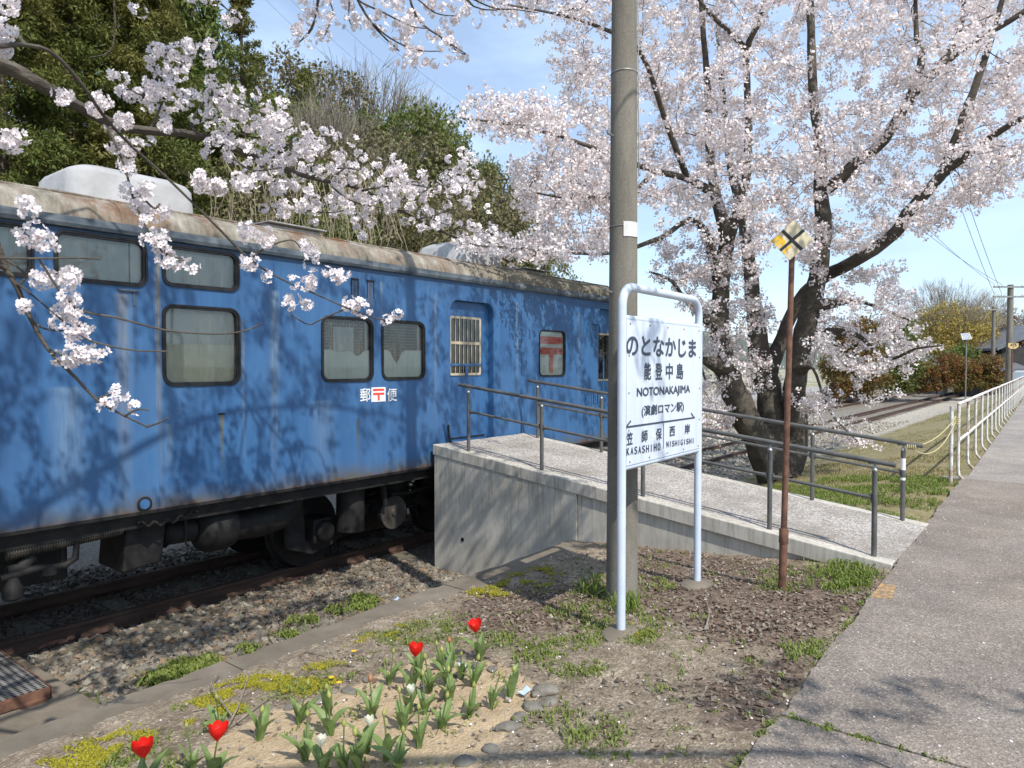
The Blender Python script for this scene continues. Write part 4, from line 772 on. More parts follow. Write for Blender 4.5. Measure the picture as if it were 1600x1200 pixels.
MB().box((gs0, gd0 - .015, gz_ - .075), (gs1 + .012, gd0 - .002, gz_ + .004)).box((gs1 + .002, gd0 - .015, gz_ - .075), (gs1 + .014, gd1, gz_ + .004)).box((gs1 - .18, gd0 - .04, gz_ - .10), (gs1 - .02, gd0 - .016, gz_ - .06)).build('rim', M_RUSTY, GR, go)
MB().box((gs0, gd0, gz_ - .06), (gs1, gd1, gz_ - .05)).build('tray', M_UNDER, GR, go)
MB().prism([(-.8, 4.7), (gs1 + .12, 4.75), (gs1 + .20, 5.2), (gs1 + .14, 6.72), (-.8, 6.72)], -1.0, gz_ - .085, ax='xy').build('concrete_pad', M_KERB, GR, go, bevel=.02)
# ================================================================== CHERRY TREES
def m_bark(name, c1, c2, c3):
    t = NT(name); v = t.co('Object'); c = t.ramp(t.noise(5, 6, .7, t.map((1, 1, 2.2), src=v)), [(.3, c1), (.62, c2), (.8, c3)]); b = t.noise(14, 5, .7, t.map((1, 1, 3.5), src=v))
    c = t.mix(.5, c, t.ramp(b, [(.3, .55), (.7, 1.3)]), 'MULTIPLY'); t.bump(b, .8, .02); return t.set(c, .9, 0, .2)
M_BARK = m_bark('cherry_bark', (.060, .051, .040), (.12, .104, .084), (.215, .19, .155)); M_TWIG = two_tone('cherry_twig', (.045, .034, .029), (.085, .066, .055), 10, .85)
M_TWIGN = two_tone('near_twig', (.085, .072, .062), (.155, .135, .115), 10, .8)
def m_petal(name, cols, trans):
    t = NT(name); c = t.ramp(t.island(), [(i / (len(cols) - 1), k) for i, k in enumerate(cols)]); t.set(c, .75, 0, .15); tr = t.n.new('ShaderNodeBsdfTranslucent'); t.l(c, tr.inputs['Color'])
    ms = t.n.new('ShaderNodeMixShader'); ms.inputs[0].default_value = trans; t.l(t.b.outputs[0], ms.inputs[1]); t.l(tr.outputs[0], ms.inputs[2]); t.l(ms.outputs[0], t.out.inputs[0]); return t.m
M_PETAL = m_petal('cherry_petal', [(.87, .795, .78), (.90, .85, .835), (.88, .82, .805), (.91, .87, .855), (.82, .72, .705), (.89, .835, .82), (.52, .35, .32)], .34)
M_PETALN = m_petal('cherry_petal_near', [(.84, .755, .76), (.88, .83, .825), (.86, .79, .79), (.89, .85, .845)], .30)
M_CALYX = leaf_mat('flower_centre', [(.30, .10, .09), (.42, .20, .14), (.26, .12, .07)], .2)
class Skel:
    """a branching skeleton: limbs first, then targets joined to the nearest wood"""
    def __init__(s): s.P = []; s.par = []; s.rmin = []; s.paths = []
    def limb(s, pts, radii, start=None):
        ids = [] if start is None else [start]
        for p, r in zip(pts, radii):
            s.P.append(np.asarray(p, float)); s.par.append(ids[-1] if ids else -1); s.rmin.append(r); ids.append(len(s.P) - 1)
        s.paths.append((ids, 0)); return ids
    def nearest(s, p): A = np.asarray(s.P); return int(np.argmin(((A - p) ** 2).sum(1)))
    def grow(s, targets, maxlen=3.0, step=.25, wig=.06, up=.12):
        A = np.zeros((len(s.P) + len(targets) * 12 + 10, 3)); n = len(s.P); A[:n] = np.asarray(s.P)
        d0 = np.array([np.sqrt(((A[:n] - t) ** 2).sum(1).min()) for t in targets])
        for k in np.argsort(d0):
            t = targets[k]; D = ((A[:n] - t) ** 2).sum(1); q = int(np.argmin(D)); dist = math.sqrt(D[q])
            if dist > maxlen or dist < .05: continue
            m = min(9, max(2, int(dist / step) + 1)); ids = [q]; bow = RNG.normal(size=3) * wig * dist + np.array([0, 0, up * dist * .5])
            for i in range(1, m + 1):
                f = i / m; p = A[q] * (1 - f) + t * f + bow * 4 * f * (1 - f) + (RNG.normal(size=3) * .02 if i < m else 0)
                s.P.append(p); s.par.append(ids[-1]); s.rmin.append(0); A[n] = p; n += 1; ids.append(n - 1)
            s.paths.append((ids, 1))
    def radii(s, tip=.0032, pw=.42):
        n = len(s.P); cnt = np.zeros(n); ch = np.zeros(n); par = s.par
        for i in range(n):
            if par[i] >= 0: ch[par[i]] += 1
        cnt[ch == 0] = 1
        for i in range(n - 1, -1, -1):
            if par[i] >= 0: cnt[par[i]] += cnt[i]
        s.r = np.maximum(tip * np.maximum(cnt, 1) ** pw, np.asarray(s.rmin)); return s.r
    def wood(s, lo, hi, lev, sides):
        m = MB()
        for ids, lv in s.paths:
            if lv != lev: continue
            pts = np.array([s.P[i] for i in ids]); r = np.array([s.r[i] for i in ids])
            if lv: r[0] = min(r[0], r[1] * 1.15)
            if lv == 0 and len(ids) > 3:          # rounder limbs
                f = np.linspace(0, len(ids) - 1, (len(ids) - 1) * 4 + 1); i0 = np.minimum(f.astype(int), len(ids) - 2); w = (f - i0)[:, None]
                im = np.maximum(i0 - 1, 0); i2 = np.minimum(i0 + 2, len(ids) - 1); p0, p1, p2, p3 = pts[im], pts[i0], pts[i0 + 1], pts[i2]
                pts2 = .5 * (2 * p1 + (p2 - p0) * w + (2 * p0 - 5 * p1 + 4 * p2 - p3) * w ** 2 + (3 * p1 - p0 - 3 * p2 + p3) * w ** 3); r = r[i0] * (1 - w[:, 0]) + r[i0 + 1] * w[:, 0]
                pts = pts2 + RNG.normal(size=pts2.shape) * r[:, None] * .05
            m.tube(pts, r, sides if lv == 0 else (5 if r.max() > .012 else 4), cap=lv == 0, rough=.05 if lv == 0 and r.max() > .03 else 0)
        return m
def rand_unit(n): v = RNG.normal(size=(n, 3)); return v / np.linalg.norm(v, axis=1)[:, None]
def frames(N):
    a = np.where(np.abs(N[:, 2:3]) < .9, np.array([[0, 0, 1.]]), np.array([[1., 0, 0]])); x = np.cross(N, a); x /= np.linalg.norm(x, axis=1)[:, None]; return x, np.cross(N, x)
def puffs(name, C, parent, org, per=9, rad=.05, fr=.017, mat=None, flat=1.0):
    """balls of small five-sided flowers round the points C"""
    n = len(C); k = per; N = rand_unit(n * k); cen = np.repeat(C, k, 0) + N * (rad * (.55 + .55 * RNG.random((n * k, 1)))) * np.array([1, 1, flat])
    N2 = N + .7 * rand_unit(n * k); N2 /= np.linalg.norm(N2, axis=1)[:, None]; X, Y = frames(N2); an = np.arange(5) * 2 * math.pi / 5; r = fr * RNG.uniform(.75, 1.25, (n * k, 1, 1)); ph = RNG.uniform(0, 6.28, (n * k, 1))
    V = cen[:, None] + r * (np.cos(an + ph)[..., None] * X[:, None] + np.sin(an + ph)[..., None] * Y[:, None]) + N2[:, None] * (.22 * r)
    return mass(name, V.reshape(-1, 3), np.arange(n * k * 5).reshape(-1, 5), 5, mat or M_PETAL, parent, org)
def flowers_near(C, parent, org, per=9, rad=.029, fr=.0162):
    """clusters of real five-petalled flowers with dark centres"""
    n = len(C); k = per; N = rand_unit(n * k); rr = rad * RNG.uniform(.7, 1.15, (n, 1)).repeat(k, 0); cen = np.repeat(C, k, 0) + N * rr * (.75 + .35 * RNG.random((n * k, 1)))
    N2 = N + .35 * rand_unit(n * k); N2 /= np.linalg.norm(N2, axis=1)[:, None]; X, Y = frames(N2); F_, G_ = [], []; V = []; ph = RNG.uniform(0, 6.28, (n * k, 1)); r = fr * RNG.uniform(.8, 1.15, (n * k, 1))
    def dirv(a): return np.cos(a + ph) * X + np.sin(a + ph) * Y
    b = 0; allv = []; faces = []
    for p in range(5):
        a = p * 2 * math.pi / 5; w = .60
        q = [cen + dirv(a) * r * .12, cen + dirv(a - w) * r * .62 + N2 * r * .16, cen + dirv(a - .30) * r * 1.0 + N2 * r * .30, cen + dirv(a + .30) * r * 1.0 + N2 * r * .30, cen + dirv(a + w) * r * .62 + N2 * r * .16]
        allv.append(np.stack(q, 1))
    A = np.stack(allv, 1).reshape(-1, 3); o = mass('blossoms', A, np.arange(len(A)).reshape(-1, 5), 5, M_PETALN, parent, org); tag(o, kind='stuff')
    q = [cen + dirv(a) * r * .19 + N2 * r * .14 for a in (0, 1.57, 3.14, 4.71)]; A = np.stack(q, 1).reshape(-1, 3); tag(mass('flower_centres', A, np.arange(len(A)).reshape(-1, 4), 4, M_CALYX, parent, org), kind='stuff')
    # short stalks joining the cluster to its spur
def along(sk, lev, spacing, jit, keep=None, tipbias=0.0):
    out = []
    for ids, lv in sk.paths:
        if lv != lev: continue
        pts = np.array([sk.P[i] for i in ids]); r = sk.r[ids[-1]]; seg = np.linalg.norm(np.diff(pts, axis=0), axis=1); Ls = seg.sum(); nb = max(1, int(Ls / spacing)); cu = np.concatenate([[0], np.cumsum(seg)])
        for f in RNG.random(nb):
            f = f ** (1 - tipbias); d = f * Ls; i = min(np.searchsorted(cu, d) - 1 if d > 0 else 0, len(seg) - 1); i = max(i, 0); w = (d - cu[i]) / max(seg[i], 1e-6)
            if sk.r[ids[i]] > .045: continue
            out.append(pts[i] * (1 - w) + pts[i + 1] * w + RNG.normal(size=3) * jit)
    return np.array(out)
def pxl(pts, depth): return [at(p[0], p[1], p[2] if len(p) > 2 else depth) for p in pts]
# ---- the big tree behind the ramp
tb = ground_on(1213, 752, zf); D0 = tb[1]
CH = thing('cherry_tree', 'large blossoming cherry tree with several trunks behind the ramp', 'tree', tuple(tb), 'W'); sk = Skel()
def R_(w, d): return w * .38 * d / F_PX
def trace(pts, widths, start=None):
    P = pxl(pts, D0); ids = sk.limb(P, [R_(w, p[1]) for w, p in zip(widths, P)], start); return ids[-len(pts):]
b0 = trace([(1216, 770, D0 + .05), (1216, 745, D0)], [88, 82]); rt = b0[-1]
A_ = trace([(1185, 690, D0 - .1), (1155, 630, D0 - .2), (1134, 575, D0 - .3), (1124, 510, D0 - .4), (1127, 442, D0 - .5), (1136, 372, D0 - .6)], [62, 52, 44, 38, 34, 30], rt)
B_ = trace([(1212, 690, D0 + .1), (1205, 640, D0 + .2), (1195, 590, D0 + .3), (1184, 545, D0 + .4), (1180, 494, D0 + .6), (1171, 420, D0 + .9), (1162, 350, D0 + 1.3), (1141, 254, D0 + 1.9), (1130, 150, D0 + 2.2), (1120, 20, D0 + 2.5)], [58, 54, 50, 44, 34, 27, 22, 17, 13, 9], rt)
C_ = trace([(1243, 690, D0), (1240, 640, D0 - .1), (1246, 580, D0 - .2), (1254, 530, D0 - .3), (1268, 480, D0 - .4), (1280, 415, D0 - .5), (1287, 350, D0 - .5), (1282, 300, D0 - .5), (1280, 219, D0 - .4), (1270, 144, D0 - .2), (1267, 44, D0), (1262, -60, D0 + .2), (1255, -200, D0 + .4)], [52, 46, 42, 42, 38, 35, 32, 27, 22, 18, 16, 13, 9], rt)
Bx = trace([(1215, 545, D0 + .5), (1246, 474, D0 + .5), (1270, 447, D0 + .3), (1294, 429, D0 - .0), (1337, 407, D0 - .6), (1394, 367, D0 - 1.0), (1425, 324, D0 - 1.3), (1469, 276, D0 - 1.6), (1486, 236, D0 - 1.7), (1512, 166, D0 - 1.9), (1543, 79, D0 - 2.0), (1560, 20, D0 - 2.1), (1590, -80, D0 - 2.2)], [28, 26, 25, 25, 25, 25, 23, 21, 18, 16, 13, 10, 7], B_[2])
trace([(1486, 262, D0 - 1.7), (1521, 236, D0 - 2.0), (1556, 210, D0 - 2.3), (1600, 184, D0 - 2.6), (1680, 150, D0 - 3.0)], [17, 15, 13, 11, 8], Bx[7])
E_ = trace([(1307, 284, D0 - .8), (1337, 254, D0 - 1.0), (1381, 219, D0 - 1.3), (1425, 149, D0 - 1.6), (1469, 105, D0 - 1.8), (1512, 70, D0 - 2.0), (1600, 18, D0 - 2.4), (1700, -60, D0 - 2.6)], [24, 22, 21, 20, 17, 14, 11, 7], C_[7])
trace([(1440, 90, D0 - 1.6), (1432, 60, D0 - 1.5), (1430, -20, D0 - 1.4)], [13, 10, 6], E_[3]); trace([(1502, 40, D0 - 2.0), (1505, -20, D0 - 2.0), (1500, -100, D0 - 2)], [9, 7, 5], E_[4])
A1 = trace([(1119, 306, D0 - .8), (1110, 245, D0 - .9), (1106, 150, D0 - 1.0), (1100, 60, D0 - 1.2), (1090, -60, D0 - 1.4)], [21, 18, 14, 11, 7], A_[-1])
A2 = trace([(1154, 324, D0 - .8), (1167, 271, D0 - 1.0), (1169, 175, D0 - 1.2), (1167, 79, D0 - 1.4), (1189, 26, D0 - 1.6), (1200, -60, D0 - 1.8)], [20, 18, 14, 13, 9, 6], A_[-1]); trace([(1140, 50, D0 - 1.6), (1110, 22, D0 - 1.8), (1070, -30, D0 - 2.0)], [9, 8, 5], A2[3])
A3 = trace([(1075, 280, D0 - 1.4), (1022, 267, D0 - 2.0), (950, 240, D0 - 2.8), (880, 215, D0 - 3.4), (800, 195, D0 - 4.0), (722, 185, D0 - 4.4)], [14, 12, 9, 7, 5, 3], A1[0])
trace([(1040, 190, D0 - 2.2), (1000, 80, D0 - 2.8), (930, 40, D0 - 3.2), (860, 20, D0 - 3.6), (780, 5, D0 - 4.0)], [11, 9, 7, 5, 3], A3[0]); trace([(1090, 345, D0 - 1.0), (1031, 372, D0 - 1.6), (960, 395, D0 - 2.4), (880, 395, D0 - 3.2), (800, 388, D0 - 3.8), (735, 383, D0 - 4.2)], [12, 10, 7, 5, 4, 3], A_[-2])
trace([(985, 300, D0 - 2.6), (900, 310, D0 - 3.4), (830, 300, D0 - 3.9)], [7, 5, 3], A3[1]); trace([(1330, 520, D0 - .9), (1385, 560, D0 - 1.5), (1430, 545, D0 - 2.0), (1472, 540, D0 - 2.4)], [10, 7, 5, 3], C_[3]); trace([(1330, 470, D0 - .9), (1370, 480, D0 - 1.4), (1420, 500, D0 - 1.8)], [8, 6, 4], C_[4])
trace([(1270, 575, D0 - .7), (1295, 640, D0 - 1.0), (1340, 690, D0 - 1.3)], [6, 5, 3], C_[2]); trace([(1080, 480, D0 - .9), (1050, 440, D0 - 1.3), (1015, 425, D0 - 1.6)], [9, 7, 4], A_[3]); trace([(1090, 560, D0 - .9), (1105, 600, D0 - 1.2)], [7, 4], A_[2])
def targets(poly, n, d0, d1, seed, thr=.42, freq=1.1):
    xs, ys = [p[0] for p in poly], [p[1] for p in poly]; q = np.stack([RNG.uniform(min(xs), max(xs), n * 6), RNG.uniform(min(ys), max(ys), n * 6)], 1); q = q[in_poly(q[:, 0], q[:, 1], poly)]
    P = np.array([at(x, y, d) for (x, y), d in zip(q, RNG.uniform(d0, d1, len(q)))]); P = P[vnoise(P * freq, seed) > thr]; return P[:n]
TG = [targets([(800, -330), (775, 0), (850, 90), (900, 220), (830, 260), (850, 330), (1000, 340), (1100, 390), (1250, 420), (1400, 375), (1450, 335), (1560, 290), (1720, 260), (1900, 0), (1800, -330)], 3300, D0 - 4.0, D0 + 2.6, 1, .35),
      targets([(705, 185), (760, 140), (880, 160), (880, 235), (790, 215)], 110, D0 - 4.6, D0 - 3.2, 2, .3), targets([(785, 255), (960, 230), (960, 395), (860, 385), (820, 330)], 240, D0 - 4.2, D0 - 1.5, 3, .34),
      targets([(705, 378), (790, 366), (950, 385), (950, 402), (790, 400)], 80, D0 - 4.3, D0 - 2.0, 4, .25), targets([(1010, 385), (1110, 370), (1200, 420), (1200, 480), (1090, 500), (1020, 450)], 110, D0 - 2, D0 + 1.5, 5, .45),
      targets([(1090, 480), (1215, 480), (1215, 610), (1110, 620)], 85, D0 - 1.6, D0 + 1.5, 6, .4), targets([(1280, 430), (1400, 400), (1440, 480), (1480, 540), (1440, 570), (1400, 630), (1330, 600), (1260, 560)], 150, D0 - 2.4, D0 + .5, 7, .36),
      targets([(1230, 610), (1400, 600), (1380, 700), (1290, 690)], 40, D0 - 1.6, D0 - .2, 8, .45), targets([(1085, 560), (1140, 560), (1140, 690), (1085, 690)], 40, D0 - 1.6, D0 - .2, 9, .4), targets([(1400, 330), (1590, 260), (1600, 300), (1440, 370)], 60, D0 - 2.6, D0 - 1, 10, .3)]
sk.grow(np.concatenate(TG), 3.2); sk.radii(.0028, .355)
sk.wood(0, 0, 0, 14).build('trunk', M_BARK, CH, tb, True); sk.wood(0, 0, 1, 5).build('branches', M_TWIG, CH, tb)
CB = along(sk, 1, .030, .062); CB = CB[vnoise(CB * 2.4, 21) > .23]
tag(puffs('crown', CB, CH, tb, 8, .056, .0195), kind='stuff')
print('main cherry', len(sk.paths), len(CB))
# ---- the near tree: its trunk stands left of the view, its boughs hang into it and shade the carriage
nb = Wd(-2.0, 3.0, float(zf(-2.0, 3.0))); NC = thing('cherry_tree', 'nearer cherry tree at left whose blossom boughs hang over the carriage', 'tree', tuple(nb), 'W'); nk = Skel()
t0 = nk.limb([nb + np.array(v) for v in ((0, 0, -.1), (.02, .03, .5), (.10, .12, 1.1), (.22, .28, 1.7), (.30, .40, 2.2))], [.24, .20, .175, .16, .14])
def nb_limb(pts, r0, r1, start): return nk.limb(pts, np.linspace(r0, r1, len(pts)), start)
# high boughs out of view
H1 = nb_limb([nb + np.array(v) for v in ((.7, .9, 3.2), (1.2, 1.7, 4.0), (1.9, 2.5, 4.7), (2.6, 3.2, 5.3), (3.6, 3.9, 5.8), (4.6, 4.5, 6.1))], .034, .010, t0[-1])
H2 = nb_limb([nb + np.array(v) for v in ((.1, 1.0, 3.0), (.3, 1.9, 3.9), (.7, 2.9, 4.6), (1.2, 3.8, 5.2))], .030, .010, t0[-1]); H3 = nb_limb([nb + np.array(v) for v in ((1.0, .3, 3.2), (2.2, .6, 4.3), (3.4, 1.4, 5.0), (4.6, 2.2, 5.6), (5.6, 3.0, 6.2))], .032, .010, t0[-1])
H4 = nb_limb([nb + np.array(v) for v in ((1.6, -.1, 3.3), (3.6, -.3, 4.0), (5.4, -.5, 4.5), (7.0, -.8, 4.8))], .07, .02, t0[-1])
# unseen part of the crown, toward the sun, that throws the dappled shade on the carriage
sv = np.array([-LIGHT_H[0] * math.cos(SUN_EL), -LIGHT_H[1] * math.cos(SUN_EL), math.sin(SUN_EL)])
n_ = 4200; SS = np.stack([RNG.uniform(.3, 10.2, n_), np.full(n_, 6.0), RNG.uniform(-.9, 2.8, n_)], 1); Q = np.array([Wd(*q) for q in SS]) + sv * RNG.uniform(3.6, 7.2, n_)[:, None]
gx, gy = proj(Q); ok = ((gy < -45) | (gx < -60)) & (Q[:, 1] > -1.0) & (Q[:, 2] < 7.6); Q = Q[ok]; Q = Q[vnoise(Q * 1.25, 31) > .40]
_bl = on_z(1365, 1090, 0.) + sv * 6.2; _rw = np.array([Wd(6.1, d_, z_) for d_, z_ in zip(RNG.uniform(3.6, 6, 400), RNG.uniform(-.8, .6, 400))]) + sv * RNG.uniform(4.2, 7, 400)[:, None]; _sg = np.array([at(x_, y_, 4.7) for x_, y_ in zip(RNG.uniform(960, 1090, 120), RNG.uniform(500, 740, 120))]) + sv * RNG.uniform(4.5, 6.5, 120)[:, None]
_ok = lambda A: A[(proj(A)[1] < -45) & (A[:, 2] < 7.4)]; _rw = _ok(_rw); _rw = _rw[vnoise(_rw * 1.5, 33) > .5][:110]; _sg = _ok(_sg); _sg = _sg[vnoise(_sg * 2, 34) > .5][:6]
SH = np.concatenate([Q[:740], _rw, _sg, _bl + RNG.normal(size=(26, 3)) * np.array([.42, .2, .2])]); nk.grow(SH, 4.0)
# bough across the top left of the picture
B1 = nb_limb([at(-330, -20, 2.1), at(-160, 55, 2.45), at(0, 100, 2.7), at(60, 130, 2.8), at(130, 170, 3.0), at(200, 200, 3.2), at(310, 212, 3.5), at(400, 246, 3.8), at(483, 277, 4.1), at(567, 297, 4.4), at(653, 343, 4.7), at(725, 378, 5.0)], .033, .005, t0[-1]); B1 = B1[1:]
B2 = nb_limb([at(-60, 72, 2.35), at(0, 72, 2.4), at(40, 70, 2.5), at(85, 85, 2.6), at(130, 135, 2.7), at(165, 185, 2.8), at(210, 232, 2.9), at(260, 277, 3.0), at(330, 345, 3.1), at(390, 405, 3.2), at(440, 436, 3.25), at(490, 458, 3.3), at(545, 482, 3.35), at(600, 500, 3.4), at(628, 490, 3.42)], .0085, .0024, B1[1]); B2 = B2[1:]
B3 = nb_limb([at(-60, 250, 2.3), at(-10, 370, 2.42), at(10, 420, 2.45), at(27, 450, 2.46), at(45, 492, 2.5), at(75, 545, 2.5), at(120, 592, 2.52), at(155, 628, 2.55), at(195, 650, 2.58), at(230, 667, 2.6)], .012, .0022, B1[0]); B3 = B3[1:]
# boughs dropping in at the top edge
T1 = nb_limb([at(520, -160, 4.4), at(548, -30, 4.4), at(580, 35, 4.45), at(624, 80, 4.5)], .012, .004, H2[-1]); T2 = nb_limb([at(505, -60, 4.3), at(492, 30, 4.3), at(466, 68, 4.3)], .007, .003, T1[1]); T3 = nb_limb([at(620, -60, 4.6), at(650, 25, 4.6), at(695, 62, 4.65), at(728, 84, 4.7)], .009, .003, T1[1]); T4 = nb_limb([at(690, -50, 4.8), at(740, 10, 4.8), at(800, 14, 4.9)], .007, .003, T3[1]); T5 = nb_limb([at(300, -60, 3.4), at(330, -8, 3.4), at(352, 12, 3.4)], .006, .003, H2[1])
NEARC = []
def spray(pts, n, jit, start_r=.006, deps=None):
    P = [at(*p) for p in pts]; q = nk.nearest(P[0]); ids = nk.limb(P, np.linspace(start_r, .0025, len(P)), q)
    for f in np.linspace(.06, 1, max(2, int(n * 1.55))):
        d = f * (len(P) - 1); i = min(int(d), len(P) - 2); w = d - i; NEARC.append(P[i] * (1 - w) + P[i + 1] * w + RNG.normal(size=3) * jit * np.array([1.25, 1.6, 1.15]))
for pts, n, j in (([(233, 203, 3.3), (258, 150, 3.3), (285, 100, 3.35), (318, 70, 3.4)], 17, .035), ([(258, 150, 3.3), (220, 148, 3.3), (192, 132, 3.25)], 10, .03), ([(285, 100, 3.35), (262, 78, 3.3), (240, 88, 3.3)], 7, .03), ([(300, 190, 3.5), (330, 150, 3.5), (370, 160, 3.5), (430, 185, 3.6), (448, 190, 3.6)], 20, .04), ([(320, 212, 3.5), (360, 205, 3.6), (400, 215, 3.7), (440, 205, 3.7)], 16, .04),
                  ([(400, 245, 3.8), (450, 238, 3.9), (500, 248, 4.0), (530, 228, 4.0)], 18, .045), ([(420, 250, 3.85), (470, 215, 3.9), (520, 225, 4.0)], 10, .05), ([(483, 277, 4.1), (540, 262, 4.2), (600, 278, 4.3), (640, 272, 4.4)], 20, .05), ([(567, 297, 4.4), (640, 288, 4.5), (700, 300, 4.6), (742, 290, 4.7)], 22, .05), ([(600, 317, 4.5), (660, 300, 4.6), (720, 270, 4.8), (735, 262, 4.8)], 16, .05), ([(517, 287, 4.2), (560, 318, 4.3), (640, 330, 4.5), (700, 352, 4.7)], 24, .05), ([(400, 250, 3.8), (430, 288, 3.9), (470, 325, 4.0), (520, 332, 4.1), (545, 325, 4.1)], 18, .045), ([(653, 343, 4.7), (700, 330, 4.7), (740, 325, 4.8)], 7, .05),
                  ([(350, 228, 3.6), (390, 265, 3.6), (440, 262, 3.8)], 10, .045), ([(170, 200, 3.1), (180, 225, 3.1), (195, 245, 3.1)], 6, .03), ([(172, 205, 3.05), (195, 262, 3.05), (212, 320, 3.05), (240, 375, 3.05), (262, 400, 3.05), (292, 408, 3.05)], 5, .02), ([(212, 300, 3.05), (240, 325, 3.05), (250, 318, 3.05)], 6, .03), ([(235, 368, 3.05), (252, 378, 3.05), (262, 398, 3.05), (285, 404, 3.05)], 6, .015),
                  ([(580, 35, 4.45), (610, 60, 4.45), (650, 78, 4.5), (690, 80, 4.6)], 16, .05), ([(560, 0, 4.4), (600, 20, 4.4), (640, 40, 4.5), (670, 45, 4.5)], 16, .05), ([(548, -10, 4.4), (545, 25, 4.4), (550, 42, 4.4)], 6, .035), ([(495, 10, 4.3), (488, 45, 4.3), (468, 66, 4.3)], 10, .03), ([(500, -10, 4.3), (520, 15, 4.3), (508, 55, 4.3)], 6, .03), ([(480, -15, 4.3), (470, 5, 4.3)], 3, .03), ([(640, -10, 4.6), (680, 20, 4.6), (715, 25, 4.7)], 12, .045), ([(590, -20, 4.6), (660, -5, 4.6), (730, -10, 4.7)], 14, .05), ([(690, 60, 4.65), (715, 80, 4.7), (728, 85, 4.7)], 5, .02), ([(730, -5, 4.8), (770, 12, 4.85), (805, 15, 4.9), (840, 20, 4.95)], 12, .04), ([(330, -10, 3.4), (345, 5, 3.4), (358, 18, 3.4)], 4, .025), ([(300, -15, 3.4), (312, 3, 3.4)], 3, .02),
                  ([(700, 365, 4.9), (740, 382, 5.0), (790, 385, 5.1)], 10, .03), ([(725, 350, 4.9), (760, 365, 5.0)], 5, .03)):
    spray(pts, n, j)
def clump(x, y, d, n, spread): 
    for _ in range(int(n * 1.8)): NEARC.append(at(x + RNG.normal() * spread, y + RNG.normal() * spread * .7, d + RNG.normal() * .02))
for c in ((340, 287, 3.1, 4, 14), (308, 280, 3.05, 3, 8), (375, 282, 3.1, 3, 8), (15, 220, 2.4, 3, 8), (8, 50, 2.45, 2, 7), (5, 75, 2.45, 2, 6), (15, 12, 2.5, 2, 5), (96, 149, 2.75, 2, 5), (157, 153, 2.85, 2, 6), (145, 173, 2.95, 2, 5), (195, 188, 3.1, 3, 7), (215, 12, 3.2, 1, 4), (50, 325, 2.4, 2, 6), (46, 362, 2.4, 2, 7), (70, 374, 2.4, 2, 6), (68, 440, 2.45, 3, 7), (107, 436, 2.45, 2, 5), (109, 468, 2.45, 2, 4), (108, 496, 2.48, 3, 6), (115, 515, 2.48, 2, 6), (122, 535, 2.48, 1, 4), (126, 556, 2.5, 3, 7), (161, 553, 2.5, 1, 5), (36, 477, 2.45, 1, 2), (92, 558, 2.5, 1, 1), (184, 607, 2.56, 1, 5), (168, 631, 2.55, 1, 5), (213, 635, 2.58, 1, 5), (398, 362, 3.15, 4, 11), (392, 407, 3.2, 2, 7), (420, 430, 3.22, 1, 6), (457, 440, 3.25, 1, 5), (448, 472, 3.27, 2, 6), (480, 475, 3.28, 1, 4), (487, 445, 3.28, 2, 7), (510, 422, 3.3, 1, 3), (530, 432, 3.3, 2, 5), (553, 478, 3.36, 3, 8), (572, 487, 3.37, 1, 4), (604, 497, 3.4, 1, 5), (625, 490, 3.42, 1, 2), (470, 385, 3.3, 2, 8), (482, 408, 3.3, 1, 5), (340, 165, 3.5, 3, 14), (430, 330, 3.9, 3, 12), (455, 300, 3.9, 3, 14), (560, 345, 4.3, 3, 14)): clump(*c)
# bare twigs
for pts in ([(-20, 405, 2.35), (60, 404, 2.36), (120, 403, 2.36), (157, 405, 2.36)], [(115, 478, 2.46), (185, 497, 2.5), (260, 516, 2.55), (340, 522, 2.6), (385, 516, 2.62), (410, 505, 2.62)], [(130, 525, 2.5), (170, 540, 2.5), (215, 548, 2.52), (260, 549, 2.55)], [(30, 445, 2.45), (55, 465, 2.45), (100, 503, 2.46)], [(55, 505, 2.5), (75, 515, 2.5), (110, 517, 2.5)], [(75, 545, 2.5), (95, 555, 2.5), (112, 553, 2.5)], [(545, 480, 3.35), (500, 500, 3.35), (482, 507, 3.35), (455, 492, 3.3)], [(40, 428, 2.45), (0, 402, 2.4), (-40, 390, 2.4)], [(195, 650, 2.58), (215, 640, 2.58), (233, 641, 2.58)], [(230, 667, 2.6), (250, 660, 2.6), (263, 653, 2.6)], [(184, 605, 2.56), (165, 618, 2.56), (150, 622, 2.56)], [(420, 385, 3.2), (455, 375, 3.2), (470, 388, 3.3)], [(0, 25, 2.5), (-30, 10, 2.5)], [(180, -10, 3.0), (180, 40, 3.0), (172, 80, 3.0), (140, 90, 3.0)]):
    P = [at(*p) for p in pts]; nk.limb(P, np.linspace(.0042, .0018, len(P)), nk.nearest(P[0]))
nk.radii(.0028, .26)
nk.wood(0, 0, 0, 10).build('trunk', M_TWIGN if False else M_BARK, NC, nb, True); nk.wood(0, 0, 1, 5).build('branches', M_TWIG, NC, nb)
CN = along(nk, 1, .075, .06); gx, gy = proj(CN); CN = CN[(gy < -25) | (gx < -40) | (CN[:, 1] < .2)]; tag(puffs('crown', CN, NC, nb, 8, .055, .019), kind='stuff')
flowers_near(np.array(NEARC), NC, nb)
print('near cherry', len(CN), len(NEARC))
